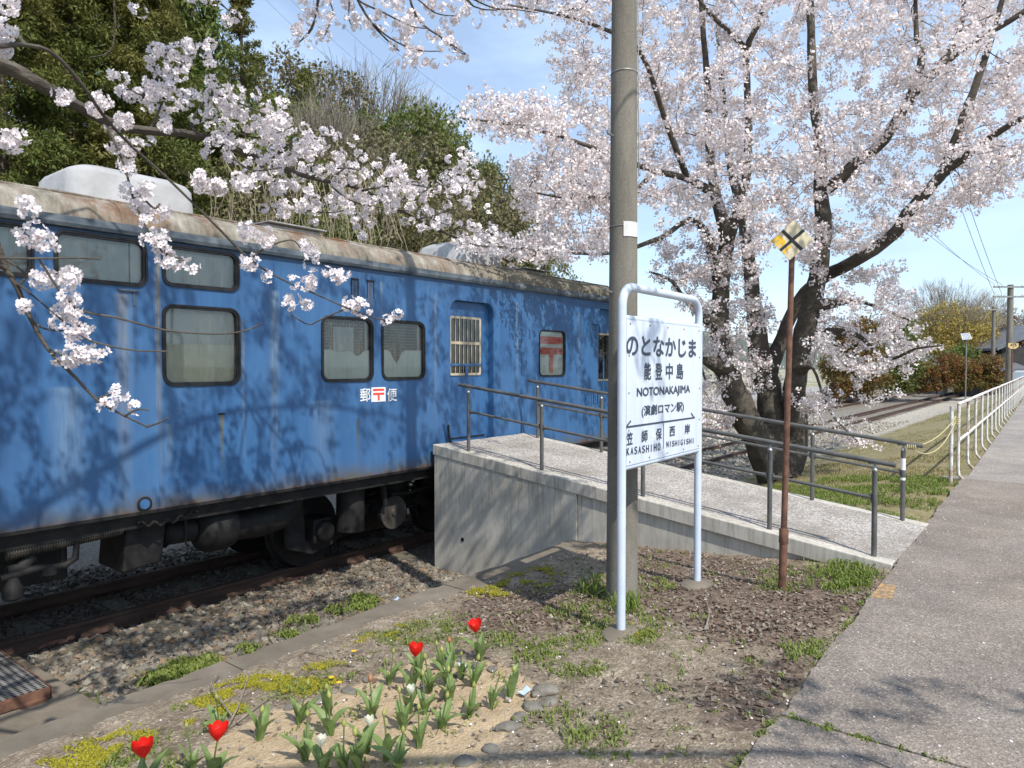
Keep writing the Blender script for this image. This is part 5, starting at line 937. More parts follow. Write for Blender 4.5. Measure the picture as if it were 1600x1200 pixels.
# ================================================================== WOODED HILL BEHIND THE CARRIAGE
def hillz(X, Y):
    X = np.asarray(X, float); Y = np.asarray(Y, float); tx = X / np.maximum(Y, 1); amp = 17 * np.clip((.12 - tx) / .75, 0, 1) ** .9; k = np.clip((Y - 17) / 34, 0, 1); return -1.05 + amp * k * k * (3 - 2 * k)
M_HILL = two_tone('hillside_leaf_mould', (.045, .042, .02), (.115, .095, .05), .6, .95, .8, .2, 3)
xs = np.linspace(-150, 40, 120); ys = np.linspace(14, 120, 80); X, Y = np.meshgrid(xs, ys, indexing='ij'); Z = hillz(X, Y) - .02; I = np.arange(120 * 80).reshape(120, 80)
V = np.stack([X, Y, Z], -1).reshape(-1, 3); V[:, 2] += (vnoise(V * .35, 5) - .5) * np.clip(V[:, 2] + 1, 0, 1); tag(mass('hill', V, np.stack([I[:-1, :-1], I[1:, :-1], I[1:, 1:], I[:-1, 1:]], -1).reshape(-1, 4), 4, M_HILL, smooth=True), kind='structure')
M_FARHILL = two_tone('far_hill_woods', (.065, .085, .075), (.11, .125, .10), .03, .95)
m = MB(); k = 80; m.add([p for i in range(k) for p in ((-450 + i * 16, 520, -2), (-450 + i * 16, 560, 16 + 9 * math.sin(i * .21) + 5 * math.sin(i * .53 + 1)), (-450 + i * 16, 700, 10))], [f for i in range(k - 1) for f in ((3 * i, 3 * i + 3, 3 * i + 4, 3 * i + 1), (3 * i + 1, 3 * i + 4, 3 * i + 5, 3 * i + 2))]); tag(m.build('distant_hills', M_FARHILL, smooth=True), kind='structure')
def leaves(C, rad, per, ls, asp=.5, up=.35, squash=.8, out=None):
    """leaf clumps: per quads scattered over balls round C"""
    n = len(C); rad = np.broadcast_to(np.asarray(rad, float), (n,)); N = rand_unit(n * per); P = np.repeat(C, per, 0) + N * (np.repeat(rad, per)[:, None] * (.45 + .6 * RNG.random((n * per, 1)))) * np.array([1, 1, squash])
    T = N + .8 * rand_unit(n * per) + np.array([0, 0, -.25]); T /= np.linalg.norm(T, axis=1)[:, None]; Nn = N + np.array([0, 0, up]) + .7 * rand_unit(n * per); S = np.cross(T, Nn); S /= np.linalg.norm(S, axis=1)[:, None] + 1e-9
    L_ = ls * RNG.uniform(.6, 1.35, (n * per, 1)); w = L_ * asp; V = np.stack([P - T * L_ * .5, P + S * w * .5, P + T * L_ * .5, P - S * w * .5], 1).reshape(-1, 3); return V, np.arange(n * per * 4).reshape(-1, 4)
M_CEDAR = leaf_mat('cedar_foliage', [(.065, .098, .024), (.11, .145, .034), (.165, .18, .044), (.09, .125, .028), (.20, .175, .048)], .35, .6, .25, (.30, (.22, .165, .045), .5))
M_GREEN = leaf_mat('evergreen_foliage', [(.08, .12, .028), (.13, .175, .04), (.18, .21, .055), (.11, .15, .03)], .35, .5, .3, (.35, (.21, .20, .07), .6)); M_OLIVE = leaf_mat('olive_scrub_foliage', [(.15, .145, .058), (.22, .20, .085), (.20, .175, .095), (.28, .245, .145), (.11, .12, .042)], .25, .65, .2, (.4, (.15, .12, .075), .7))
M_TRUNK = two_tone('cedar_trunk', (.07, .052, .038), (.13, .10, .075), 6, .9, stretch=(1, 1, .3)); M_GREYTW = two_tone('bare_grey_twigs', (.20, .168, .135), (.31, .27, .225), 3, .9)
def proto_conifer(h, w, ncl, per, ls, seed, open_=0.0, clump_r=.42):
    m = MB().tube([(0, 0, -.5), (0, 0, h * .4), (.05, .03, h * .75), (0, 0, h * .98)], [h * .017, h * .012, h * .006, .02], 8); C = []; rad = []
    for i in range(ncl):
        f = .10 + .90 * RNG.random() ** .85; lev = min(.995, round(f * 26) / 26 + RNG.normal() * .006); a = RNG.uniform(0, 6.28); Lr = w * (1 - lev) ** .72 * (.55 + .55 * vnoise(np.array([[math.cos(a) * 2 + seed, math.sin(a) * 2, lev * 9]]), seed)[0]) + .12; r = Lr * (RNG.random() ** .45)
        C.append((r * math.cos(a), r * math.sin(a), lev * h - .22 * r * r / max(w, .5) + RNG.normal() * .08)); rad.append(clump_r * (.6 + .6 * (1 - lev)) * RNG.uniform(.75, 1.2))
        if open_ and i % 7 == 0: m.tube([(0, 0, lev * h), (r * math.cos(a) * .6, r * math.sin(a) * .6, lev * h - .05 * r), C[-1]], [.035, .02, .01], 4)
    V, Fc = leaves(np.array(C), np.array(rad), per, ls, .30, .55, .72); return m, V, Fc
def make_proto(name, mk, mat_w, mat_l, stuff=True):
    root = bpy.data.objects.new(name, None); COL.objects.link(root); m, V, Fc = mk
    m.build('trunk', mat_w, root, smooth=True)
    if V is not None: tag(mass('crown', V, Fc, 4, mat_l, root), kind='stuff')
    return root
def proto_broad(h, w, ncl, per, ls, seed, zc=.62, rz_=.42):
    m = MB().tube([(0, 0, -.5), (.1, .05, h * .3), (.05, .1, h * .6), (0, 0, h * .85)], [h * .022, h * .016, h * .01, .02], 8); P = rand_unit(ncl) * (RNG.random((ncl, 1)) ** .4); P *= 1 + .45 * (vnoise(P * 2.2 + seed, seed)[:, None] - .5); C = P * np.array([w, w, h * rz_]) + np.array([0, 0, h * zc])
    for i in range(0, ncl, 9): m.tube([(0, 0, h * .35), tuple(C[i] * np.array([.5, .5, .8])), tuple(C[i])], [.05, .03, .012], 4)
    V, Fc = leaves(C, RNG.uniform(.3, .62, ncl) * w * .34, per, ls, .55, .5, .8); return m, V, Fc
def proto_bare(h, w, n, seed, tip=.0045):
    """fan of fine upright branches"""
    rg = np.random.default_rng(seed); m = MB(); st = []; lv = 6 if n > 450 else 5
    for k in range(5):
        a = rg.uniform(0, 6.28); sp = rg.uniform(.12, .5); st.append((np.array([0, 0, h * .12]), np.array([math.cos(a) * sp, math.sin(a) * sp, 1.0]), 0, h * .012))
    m.tube([(0, 0, -.5), (0, 0, h * .13)], [h * .022, h * .018], 8)
    while st:
        p, d, l, r = st.pop(); d = d / np.linalg.norm(d); L_ = h * (.17, .17, .15, .13, .11, .09, .08)[l] * rg.uniform(.75, 1.25); q = p + d * L_; mid = (p + q) / 2 + rg.normal(size=3) * L_ * .04; r1 = max(r * .66, tip)
        m.tube([p, mid, q], [r, (r + r1) / 2, r1], 5 if l < 2 else 3, cap=False)
        if l < lv:
            for _ in range(3 if rg.random() < .45 else 2):
                e = d + rg.normal(size=3) * np.array([.34, .34, .16]) + np.array([0, 0, .10]); e[:2] += (q[:2] / max(w, .1)) * .10; st.append((q, e, l + 1, r1))
    z = max(v[2] for v in m.v); sx = w / max(1e-3, np.percentile([abs(v[0]) for v in m.v], 97)); m.v = [(v[0] * sx, v[1] * sx, v[2] * h / z) for v in m.v]; return m, None, None
PR = {'cA': make_proto('cedar_tree', proto_conifer(16, 2.9, 680, 100, .14, 1), M_TRUNK, M_CEDAR), 'cB': make_proto('cedar_tree', proto_conifer(16, 3.3, 740, 96, .145, 2), M_TRUNK, M_CEDAR), 'cC': make_proto('cedar_tree', proto_conifer(13, 2.3, 230, 70, .17, 3, 1, .40), M_TRUNK, M_CEDAR),
      'cG': make_proto('conifer_tree', proto_conifer(10, 3.3, 380, 64, .19, 4), M_TRUNK, M_GREEN), 'bA': make_proto('evergreen_tree', proto_broad(9, 3.9, 260, 76, .19, 5), M_TRUNK, M_GREEN), 'bB': make_proto('olive_tree', proto_broad(9, 4.1, 260, 70, .19, 6), M_TRUNK, M_OLIVE), 'dA': make_proto('bare_tree', proto_bare(10, 3.6, 700, 7), M_GREYTW, None), 'dB': make_proto('bare_tree', proto_bare(9, 3.0, 600, 8), M_GREYTW, None)}
PH = {'cA': 16, 'cB': 16, 'cC': 13, 'cG': 10, 'bA': 9, 'bB': 9, 'dA': 10, 'dB': 9}; used = set()
def plant(kind, px, ytop, depth, label, cat, wscale=1.0, name=None, group='trees on the wooded hill', hmin=5, fixed_h=None):
    top = at(px, ytop, depth); zb = float(hillz(top[0], depth)) if fixed_h is None else top[2] - fixed_h; h = max(top[2] - zb, hmin); o = PR[kind] if kind not in used else copy_tree(PR[kind]); used.add(kind)
    s = h / PH[kind] / (.97 if kind[0] == 'd' else 1.0); o.location = (top[0], depth, top[2] - h); o.rotation_euler = (0, 0, random.uniform(0, 6.28)); w = s ** .6 * wscale; o.scale = (w, w, s); tag(o, label, cat, group)
    if name: o.name = name
    return o
for a in (('cB', -150, -300, 18, 'olive-brown cedar at the far left edge of the picture', 'tree', 1.0), ('cA', -10, -330, 17, 'tall olive cedar behind the leftmost upper window of the carriage', 'tree', 1.0), ('cB', 105, -300, 19, 'broad olive cedar rising behind the first white roof cover', 'tree', 1.1), ('cA', 215, -260, 20, 'dark green cedar behind the right end of first roof cover', 'tree', .95), ('cG', 300, -60, 24, 'dark green conical cedar left of the lone slender cedar', 'tree', .95),
          ('cC', 376, -22, 29, 'slender sparse cedar standing clear against the sky', 'tree', 1.0), ('cB', 45, -330, 27, 'cedar of the back row between the two leftmost cedars', 'tree', 1.1), ('cA', 165, -330, 28, 'cedar of the back row behind the broad olive cedar', 'tree', 1.1), ('cB', 262, -200, 31, 'cedar of the back row behind the dark conical cedar', 'tree', 1.0),
          ('bA', 335, 150, 24, 'rounded green evergreen below the slender cedar', 'tree', .9), ('cG', 420, 150, 34, 'short olive conifer right of the slender cedar', 'tree', .8), ('cG', 478, 113, 38, 'pointed conifer in front of the bare trees on the hill', 'tree', .8), ('dA', 470, 92, 44, 'pale bare tree at the left of the bare group', 'tree', 1.1), ('dB', 560, 100, 43, 'tallest bare grey tree at the middle of the hill crest', 'tree', 1.25), ('dA', 610, 140, 45, 'bare grey tree at the right of the bare group', 'tree', 1.0), ('dB', 525, 150, 36, 'low bare tree in front of the bare group', 'tree', 1.0), ('dA', 590, 215, 34, 'brownish bare tree low on the slope above the carriage', 'tree', .9),
          ('bB', 448, 112, 41, 'olive tree filling the crest between slender cedar and bare trees', 'tree', 1.1), ('bA', 505, 168, 39, 'green tree in front of the left bare tree', 'tree', 1.0), ('bB', 575, 205, 38, 'olive tree at the foot of the tallest bare tree', 'tree', 1.0), ('bB', 625, 228, 37, 'olive tree at the foot of the right bare tree', 'tree', 1.0), ('bB', 400, 200, 28, 'olive bushy tree behind the blossom bough left of centre', 'tree', .9), ('bB', 460, 240, 26, 'olive bushy tree above the small roof vent', 'tree', .85), ('bB', 540, 250, 30, 'olive bushy tree under the bare trees', 'tree', .9), ('bA', 655, 165, 40, 'rounded green evergreen on the hill crest right of bare trees', 'tree', .85), ('cG', 690, 215, 36, 'bright green conical tree below the crest evergreen', 'tree', .95), ('cG', 640, 240, 33, 'green conifer behind the blossom bough above the carriage middle', 'tree', .9), ('bA', 725, 245, 38, 'green tree stepping down the hill toward the right', 'tree', .8), ('bB', 700, 280, 30, 'olive tree just left of the second roof cover', 'tree', .85), ('bB', 770, 275, 36, 'olive brown tree low on the slope over the second roof cover', 'tree', .8), ('bA', 600, 290, 26, 'dark evergreen between the roof vent and second roof cover', 'tree', .8), ('cG', 805, 300, 37, 'dark conifer at the right foot of the hill', 'tree', .75), ('bA', 835, 385, 40, 'lowest green tree at the right foot of the hill', 'tree', .7), ('bB', 350, 265, 22, 'olive bush behind the right end of the first roof cover', 'tree', .8), ('bB', 660, 320, 24, 'olive bush behind the roof just before the second cover', 'tree', .8), ('bA', 500, 320, 22, 'green bush behind the roof right of the vent', 'tree', .7)):
    plant(*a)
n_ = 900; q = np.stack([RNG.uniform(-.85, .1, n_), RNG.uniform(17.5, 52, n_)], 1); C = np.stack([q[:, 0] * q[:, 1], q[:, 1], hillz(q[:, 0] * q[:, 1], q[:, 1]) + RNG.uniform(.1, 1.4, n_)], 1); V, Fc = leaves(C, RNG.uniform(.5, 1.1, n_), 46, .26, .45); tag(mass('undergrowth', V, Fc, 4, M_OLIVE), 'olive and tan scrub covering the slope between the hill trees', 'undergrowth', kind='stuff')
n_ = 260; q = np.stack([RNG.uniform(330, 620, n_), RNG.uniform(250, 360, n_), RNG.uniform(19, 25, n_)], 1); m = MB()
for x, y, d in q: p = at(x, y, d); m.tube([p, p + np.array([random.uniform(-.3, .3), 0, -.5]), p + np.array([random.uniform(-.5, .5), 0, -1.6 - random.random()])], [.012, .010, .006], 3, cap=False)
tag(m.build('withered_vines', two_tone('withered_vine', (.20, .165, .115), (.32, .27, .20), 4, .9)), 'tan withered vines hanging on the slope above the carriage roof', 'vines', kind='stuff')
# ================================================================== FAR RIGHT BACKGROUND
M_REDLF = leaf_mat('red_green_hedge_leaf', [(.22, .07, .03), (.32, .11, .045), (.14, .135, .035), (.26, .13, .04), (.09, .11, .03), (.36, .17, .06)], .35, .5, .3, (.7, (.12, .13, .035), .6)); M_YELF = leaf_mat('yellow_budding_leaf', [(.40, .29, .06), (.33, .26, .06), (.46, .36, .10), (.27, .21, .06)], .35, .6, .2); M_RUSSET = leaf_mat('russet_twig_leaf', [(.17, .085, .05), (.13, .07, .045), (.2, .11, .06)], .3, .7, .2)
gz0 = -1.0
def shrub(name, label, x0, x1, y0, y1, depth, ncl, per, ls, mat, cat, thick=1.6, crown_r=.45):
    a, b = at(x0, y1, depth), at(x1, y0, depth); org = np.array([(a[0] + b[0]) / 2, depth, max(a[2], gz0)]); t = thing(name, label, cat, tuple(org), 'W'); q = RNG.random((ncl, 3)); C = np.stack([a[0] + (b[0] - a[0]) * q[:, 0], depth + (q[:, 1] - .5) * thick, a[2] + .2 + (b[2] - a[2] - .3) * q[:, 2]], 1); C[:, 2] += .35 * np.sin(C[:, 0] * 1.7) * (q[:, 2])
    V, Fc = leaves(C, RNG.uniform(.7, 1.2, ncl) * crown_r, per, ls, .5); tag(mass('crown', V, Fc, 4, mat, t, org), kind='stuff'); m = MB()
    for k in range(max(2, int((b[0] - a[0]) / 1.1))): xx = a[0] + (b[0] - a[0]) * (k + .5) / max(2, int((b[0] - a[0]) / 1.1)); m = MB().tube([(xx, depth, org[2] - .2), (xx + .05, depth, a[2] + (b[2] - a[2]) * .6)], [.05, .02], 6); m.build('stem', M_TRUNK, t, org)
    return t
shrub('hedge', 'long red-tipped clipped hedge behind the opposite platform', 1395, 1560, 560, 612, 50, 420, 60, .17, M_REDLF, 'hedge', 1.8, .42)
shrub('red_shrub', 'tall red and green shrub left of the long hedge', 1300, 1375, 500, 620, 46, 220, 60, .20, M_REDLF, 'shrub', 3.0, .6); shrub('green_shrub', 'green shrub with yellow tint behind the drooping blossom', 1345, 1430, 510, 612, 49, 220, 56, .20, M_GREEN, 'shrub', 2.6, .6); shrub('olive_shrub', 'small dark green bush between hedge and yellow trees', 1485, 1530, 543, 575, 55, 60, 50, .2, M_GREEN, 'shrub', 2, .5)
shrub('yellow_bush', 'yellow-green low bush behind the red shrub', 1290, 1340, 540, 600, 54, 90, 50, .2, M_YELF, 'shrub', 2, .5)
def budding(name, label, px, ytop, ybase, depth, w, mat, n=520, seed=1, lf=9):
    top = at(px, ytop, depth); zb = gz0; h = top[2] - zb; m, _, _ = proto_bare(h, w, n, seed, .010); org = np.array([top[0], depth, zb]); t = thing(name, label, 'tree', tuple(org), 'W'); m.build('trunk', M_GREYTW, t)
    if lf:
        P = rand_unit(n); P[:, 2] = np.abs(P[:, 2]); P = P * (RNG.random((n, 1)) ** .33) * np.array([w, w, h * .52]) + np.array([0, 0, h * .46]); V, Fc = leaves(P, np.full(n, .5), lf, .22, .5); tag(mass('crown', V, Fc, 4, mat, t), kind='stuff')
    return t
budding('budding_tree', 'yellow-green budding tree above the long hedge', 1478, 470, 600, 62, 3.9, M_YELF, 620, 11, 16); budding('budding_tree', 'yellow-green budding tree left of the two utility poles', 1530, 478, 600, 64, 3.4, M_YELF, 560, 12, 15); budding('budding_tree', 'small yellow-green tree behind the drooping cherry bough', 1415, 485, 600, 66, 3.0, M_YELF, 420, 16, 14); budding('russet_tree', 'russet budding tree behind the far utility poles', 1583, 482, 600, 70, 3.6, M_RUSSET, 520, 13, 10); budding('bare_tree', 'bare grey tree rising above the yellow budding trees', 1478, 432, 600, 75, 4.4, None, 620, 14, 0); budding('bare_tree', 'bare grey tree beside the far poles', 1540, 450, 600, 78, 3.4, None, 500, 15, 0)
# utility poles with cross-arms
def upole(px, ytop, depth, arms, label, r):
    top = at(px, ytop, depth); org = np.array([top[0], depth, gz0]); t = thing('utility_pole', label, 'pole', tuple(org), 'W', 'far utility poles'); MB().tube([org, top], [r * 1.25, r], 10).build('shaft', M_POLE, t, org, True); out = []
    for dz, L_ in arms:
        c = top - np.array([0, 0, dz]); a = MB().box(c + np.array([-L_, -.2, -.05]), c + np.array([L_, -.12, .05])).build('cross_arm', M_STEEL, t, org)
        for f in (-.95, -.55, .55, .95): p = c + np.array([f * L_, -.16, .05]); MB().lathe([(.035, 0), (.055, .03), (.035, .06), (.05, .09), (.02, .13)], tuple(p), 8).build('insulator', M_WHITE, a, org); out.append(p + np.array([0, 0, .1]))
    return out
w1 = upole(1579, 445, 44, ((.15, 1.15), (.75, 1.15)), 'near one of the two far utility poles with double cross-arms', .16); w2 = upole(1553, 480, 54, ((.2, .9),), 'thinner utility pole farther back left of the double-arm pole', .12)
M_CABLE = NT('overhead_cable').set((.05, .05, .055), .6)
for i, (x, y, d) in enumerate(((1180, 60, 20), (1150, 90, 20), (1380, -60, 22), (1400, -60, 22))):
    a, b = w1[(0, 1, 4, 5)[i]], at(x, y, d); tag(MB().tube([a + (b - a) * f - np.array([0, 0, 1.2 * 4 * f * (1 - f) * .5]) for f in np.linspace(0, 1, 14)], .012, 4).build('overhead_wire', M_CABLE), ('lowest overhead wire leaving the far double-arm pole for the cherry crown', 'second lowest overhead wire leaving the far double-arm pole', 'left one of the two steep wires above the far poles', 'right one of the two steep wires above the far poles')[i], 'wire', 'overhead wires at right')
for i in range(4):
    a, b = at(330 + 40 * i, -90, 60), at(640 + 30 * i, 190 - 8 * i, 75); tag(MB().tube([a + (b - a) * f - np.array([0, 0, 1.0 * 4 * f * (1 - f)]) for f in np.linspace(0, 1, 14)], .014, 4).build('overhead_wire', M_CABLE), ('leftmost of the thin parallel wires crossing the sky over the hill', 'second from left of the thin parallel wires over the hill', 'third from left of the thin parallel wires over the hill', 'rightmost of the thin parallel wires crossing the sky over the hill')[i], 'wire', 'overhead wires over the hill')
# solar panel on a post, ATS plate, house, van
sp = at(1510, 526, 47); org = np.array([sp[0], 47, gz0]); t = thing('solar_panel', 'small pale tilted solar panel on a thin post before the hedge', 'solar panel', tuple(org), 'W'); MB().tube([org, sp], .04, 8).build('post', M_STEEL, t, org)
cs = [at(1501, 521, 46.8), at(1515, 520, 47.1), at(1519, 530, 46.8), at(1504, 531, 46.5)]; M_SOL = two_tone('pale_panel_glass', (.42, .44, .46), (.52, .54, .56), 3, .3)
m = MB(); m.add(cs + [c + np.array([0, .05, -.02]) for c in cs], [(0, 1, 2, 3), (7, 6, 5, 4), (0, 4, 5, 1), (1, 5, 6, 2), (2, 6, 7, 3), (3, 7, 4, 0)]); pn = m.build('panel', M_SOL, t, org)
for k in range(1, 6): f = k / 6; MB().tube([cs[0] * (1 - f) + cs[1] * f - np.array([0, .02, 0]), cs[3] * (1 - f) + cs[2] * f - np.array([0, .02, 0])], .012, 4).build('cell_line', M_STEEL, pn, org)
ap = at(1582, 541, 30); org = np.array([ap[0], 30, -.3]); t = thing('ats_sign', 'small yellow lettered sign plate on a rusty post by the pole', 'sign', tuple(org), 'W'); MB().tube([org, ap + np.array([.0, .02, .0])], .03, 8).build('post', M_RUSTY, t, org)
a_ = MB().prism([(ap[0] - .215, ap[2] + .13), (ap[0] - .215, ap[2] - .03), (ap[0] - .09, ap[2] - .11), (ap[0] + .09, ap[2] - .11), (ap[0] + .215, ap[2] - .03), (ap[0] + .215, ap[2] + .13)], 29.95, 29.965).build('plate', two_tone('yellow_sign_paint', (.55, .40, .16), (.66, .50, .22), 5, .6), t, org)
text_mesh('ATS', 'lettering', M_INK, a_, .26, .11, (ap[0] - org[0], 29.945 - org[1], ap[2] + .055 - org[2]), ((1, 0, 0), (0, 0, 1), (0, -1, 0)), .008); MB().prism([(ap[0] - .03, ap[2] - .02), (ap[0] + .03, ap[2] - .02), (ap[0], ap[2] - .08)], 29.944, 29.948).build('arrow_mark', M_INK, a_, org)
hb = at(1592, 600, 57); org = np.array([hb[0] + .6, 57, gz0]); t = thing('house', 'dark timber house with grey roofs behind the far poles', 'house', tuple(org), 'W'); M_DWALL = two_tone('dark_timber_wall', (.025, .024, .024), (.05, .047, .045), 2, .8); M_DROOF = two_tone('grey_tile_roof', (.10, .105, .115), (.16, .165, .175), 2, .5)
MB().box(org + np.array([-2, 0, 0]), org + np.array([6, 6, 4.1])).build('wall', M_DWALL, t, org); rf = MB().prism([(org[0] - 2.7, org[2] + 4.0), (org[0] + 2, org[2] + 6.0), (org[0] + 6.7, org[2] + 4.0), (org[0] + 6.7, org[2] + 3.8), (org[0] + 2, org[2] + 5.75), (org[0] - 2.7, org[2] + 3.8)], org[1] - .5, org[1] + 6.5).build('roof', M_DROOF, t, org)
MB().box(org + np.array([-4.6, -1.4, 0]), org + np.array([-1.0, 1, 2.1])).build('porch_wall', M_DWALL, t, org); MB().prism([(-1.9, 2.3), (-1.9, 2.15), (1.2, 3.0), (1.2, 3.15)], -5.0, -.9, ax='yz').build('porch_roof', M_DROOF, t)
for k in (-4.0, -2.9): wn_ = MB().box(org + np.array([k, -1.43, .9]), org + np.array([k + .8, -1.39, 1.7])).build('window', M_CREAMF, t, org); MB().box(org + np.array([k + .06, -1.45, .96]), org + np.array([k + .74, -1.435, 1.64])).build('pane', M_GLASS, wn_, org)
cb = at(1606, 590, 52); org = np.array([cb[0], 52, -.4]); t = thing('parked_van', 'small pale van parked beyond the end of the white fence', 'van', tuple(org), 'W'); M_VAN = two_tone('pale_van_paint', (.55, .60, .60), (.62, .66, .66), 2, .3, spec=.5)
MB().prism([(-1.1, .25), (-1.12, .75), (-.95, .95), (-.55, 1.55), (-.3, 1.62), (2.1, 1.62), (2.2, 1.5), (2.2, .25)], -.75, .75).build('body', M_VAN, t, bevel=.06); MB().prism([(-.88, 1.0), (-.52, 1.5), (.2, 1.5), (.2, 1.0)], -.757, -.752).build('window', M_GLASS, t); MB().prism([(.3, 1.0), (.3, 1.5), (1.2, 1.5), (1.2, 1.0)], -.757, -.752).build('window', M_GLASS, t)
for x in (-.55, 1.55): MB().lathe([(.27, -.78), (.29, -.74), (.29, -.6)], (x, 0, .29), 18, ax=1).build('wheel', M_RUB, t)
MB().lathe([(.1, -.03), (.09, .0)], (-1.1, -.5, .68), 10, ax=0).build('headlight', M_WHITE, t)
# ================================================================== SMALL GROUND COVER
def gpx(x, y, zfun=None):
    x = np.asarray(x, float); y = np.asarray(y, float); u, n = FR['T']; z = np.full(x.shape, -.1)
    r = _f[None] + ((x - 800) / F_PX)[:, None] * np.array([[1., 0, 0]]) - ((y - 600) / F_PX)[:, None] * _up[None]
    for _ in range(10):
        P = r * ((z - CAM_H) / r[:, 2])[:, None] + np.array([0, 0, CAM_H]); z = (zf(P @ u, P @ n) if zfun is None else np.full(x.shape, zfun))
    return P
def in_px(poly, n, z=None):
    xs, ys = [p[0] for p in poly], [p[1] for p in poly]; P = []
    g = gpx(RNG.uniform(min(xs), max(xs), n * 14), RNG.uniform(min(ys), max(ys), n * 14), z); gx, gy = proj(g); w = (F_PX / np.maximum(g[:, 1], .5)); g = g[in_poly(gx, gy, poly) & (RNG.random(len(g)) < (w.min() / w))]; return g[:n]
def in_sd(s0, s1, d0, d1, n, z=None):
    s, d = RNG.uniform(s0, s1, n), RNG.uniform(d0, d1, n); u, nn = FR['T']; return s[:, None] * u + d[:, None] * nn + np.array([0, 0, 1.]) * (zf(s, d) if z is None else np.full(n, z))[:, None]
def blades(P, per, ln, wd, spread=.8, bend=.5, clus=.02):
    n = len(P) * per; B = np.repeat(P, per, 0) + RNG.normal(size=(n, 3)) * np.array([clus, clus, 0]); a = RNG.uniform(0, 6.28, n); D = np.stack([np.cos(a), np.sin(a), np.zeros(n)], 1); S = np.stack([-np.sin(a), np.cos(a), np.zeros(n)], 1); L_ = ln * RNG.uniform(.5, 1.3, (n, 1)); k = spread * RNG.uniform(.3, 1.2, (n, 1)); up = np.array([[0, 0, 1.]])
    m = B + (D * k * .45 + up * np.sqrt(np.maximum(1 - (k * .45) ** 2, .05)) * .6) * L_; t = B + (D * k * 1.0 + up * np.maximum(.75 - bend * k, .03)) * L_; w = wd * RNG.uniform(.7, 1.3, (n, 1))
    V = np.stack([B - S * w * .3, B + S * w * .3, m + S * w * .5, m - S * w * .5, t + S * w * .08, t - S * w * .08], 1).reshape(-1, 3); b = np.arange(n)[:, None] * 6
    return V, np.concatenate([b + np.array([[0, 1, 2, 3]]), b + np.array([[3, 2, 4, 5]])], 1).reshape(-1, 4)
M_WEED = leaf_mat('weed_leaf', [(.15, .20, .035), (.22, .27, .055), (.11, .155, .03), (.27, .30, .08)], .35, .5, .3); M_LUSH = leaf_mat('lush_grass', [(.15, .22, .035), (.23, .30, .055), (.12, .17, .03), (.29, .34, .085)], .4, .5, .3); M_MOSS = leaf_mat('yellow_moss', [(.44, .38, .03), (.33, .31, .03), (.50, .43, .05), (.23, .25, .03), (.30, .25, .07)], .3, .8, .1); M_DRYG = leaf_mat('dry_grass', [(.30, .25, .12), (.22, .20, .075), (.38, .32, .18), (.17, .18, .05)], .3, .7, .2); M_LEAFL = leaf_mat('dead_leaf', [(.10, .066, .048), (.18, .128, .092), (.26, .195, .148), (.14, .096, .07), (.34, .275, .215), (.24, .21, .165)], .15, .8, .2); M_FALLEN = m_petal('fallen_petal', [(.80, .74, .73), (.86, .82, .81)], .2)
def stuff(name, VF, m, label, cat): return tag(mass(name, VF[0], VF[1], VF[1].shape[1], m), label, cat, kind='stuff')
def litter(P, ls):
    n = len(P); N = rand_unit(n) * .55 + np.array([0, 0, 1.]); N /= np.linalg.norm(N, axis=1)[:, None]; X, Y = frames(N); a = RNG.uniform(0, 6.28, (n, 1)); T = np.cos(a) * X + np.sin(a) * Y; S = np.cross(N, T); L_ = ls * RNG.uniform(.55, 1.3, (n, 1)); w = L_ * RNG.uniform(.35, .6, (n, 1)); c = RNG.uniform(-.5, .6, (n, 1)); P = P + np.array([0, 0, .006])
    V = np.stack([P - T * L_ * .5, P + S * w * .5 + N * w * c, P + T * L_ * .5 + N * L_ * .12, P, P - S * w * .5 + N * w * c], 1).reshape(-1, 3); b = np.arange(n)[:, None] * 5
    return V, np.concatenate([b + np.array([[0, 3, 2, 1]]), b + np.array([[0, 4, 2, 3]])], 1).reshape(-1, 4)
LP = np.concatenate([in_px(p, k) for p, k in zip(LITTER, (1300, 3000, 500))] + [in_sd(-.5, 6.1, .95, 3.7, 1100)]); LP[:, :2] += RNG.normal(size=(len(LP), 2)) * .13; LP[:, 2] = zf(LP @ FR['T'][0], LP @ FR['T'][1]); LP = LP[((LP @ FR['P'][1]) > .96) & ((LP @ FR['T'][0]) < 6.12)]; stuff('leaf_litter', litter(LP, .038), M_LEAFL, 'brown fallen leaves covering the soil round the sign and marker', 'leaf litter')
LB = np.concatenate([in_sd(.3, 6.1, 4.05, 5.85, 6500, -.90), in_sd(3.8, 6.1, 5.6, 6.85, 1600, -.885), in_sd(-.5, 6, 5.8, 6.6, 500, -.88)]); stuff('leaf_litter', litter(LB, .042), M_LEAFL, 'dark fallen leaves along the foot of the kerb on the track side', 'leaf litter')
W = [([(880, 930), (955, 890), (1005, 955), (1070, 985), (985, 1012), (890, 1000), (850, 960)], 420), ([(1185, 895), (1230, 880), (1262, 900), (1240, 926), (1190, 922)], 110), ([(1285, 890), (1350, 878), (1372, 905), (1330, 935), (1285, 922)], 260), ([(1225, 1012), (1290, 1000), (1296, 1025), (1250, 1038)], 90), ([(740, 990), (930, 1000), (950, 1060), (860, 1050), (760, 1015)], 260), ([(560, 995), (690, 965), (760, 990), (640, 1015)], 160), ([(1000, 880), (1040, 860), (1060, 920), (1010, 940)], 70), ([(150, 1200), (250, 1150), (300, 1180), (260, 1230)], 120), ([(840, 1110), (960, 1120), (1000, 1210), (760, 1230)], 240), ([(400, 1075), (520, 1040), (560, 1060), (440, 1100)], 60)]
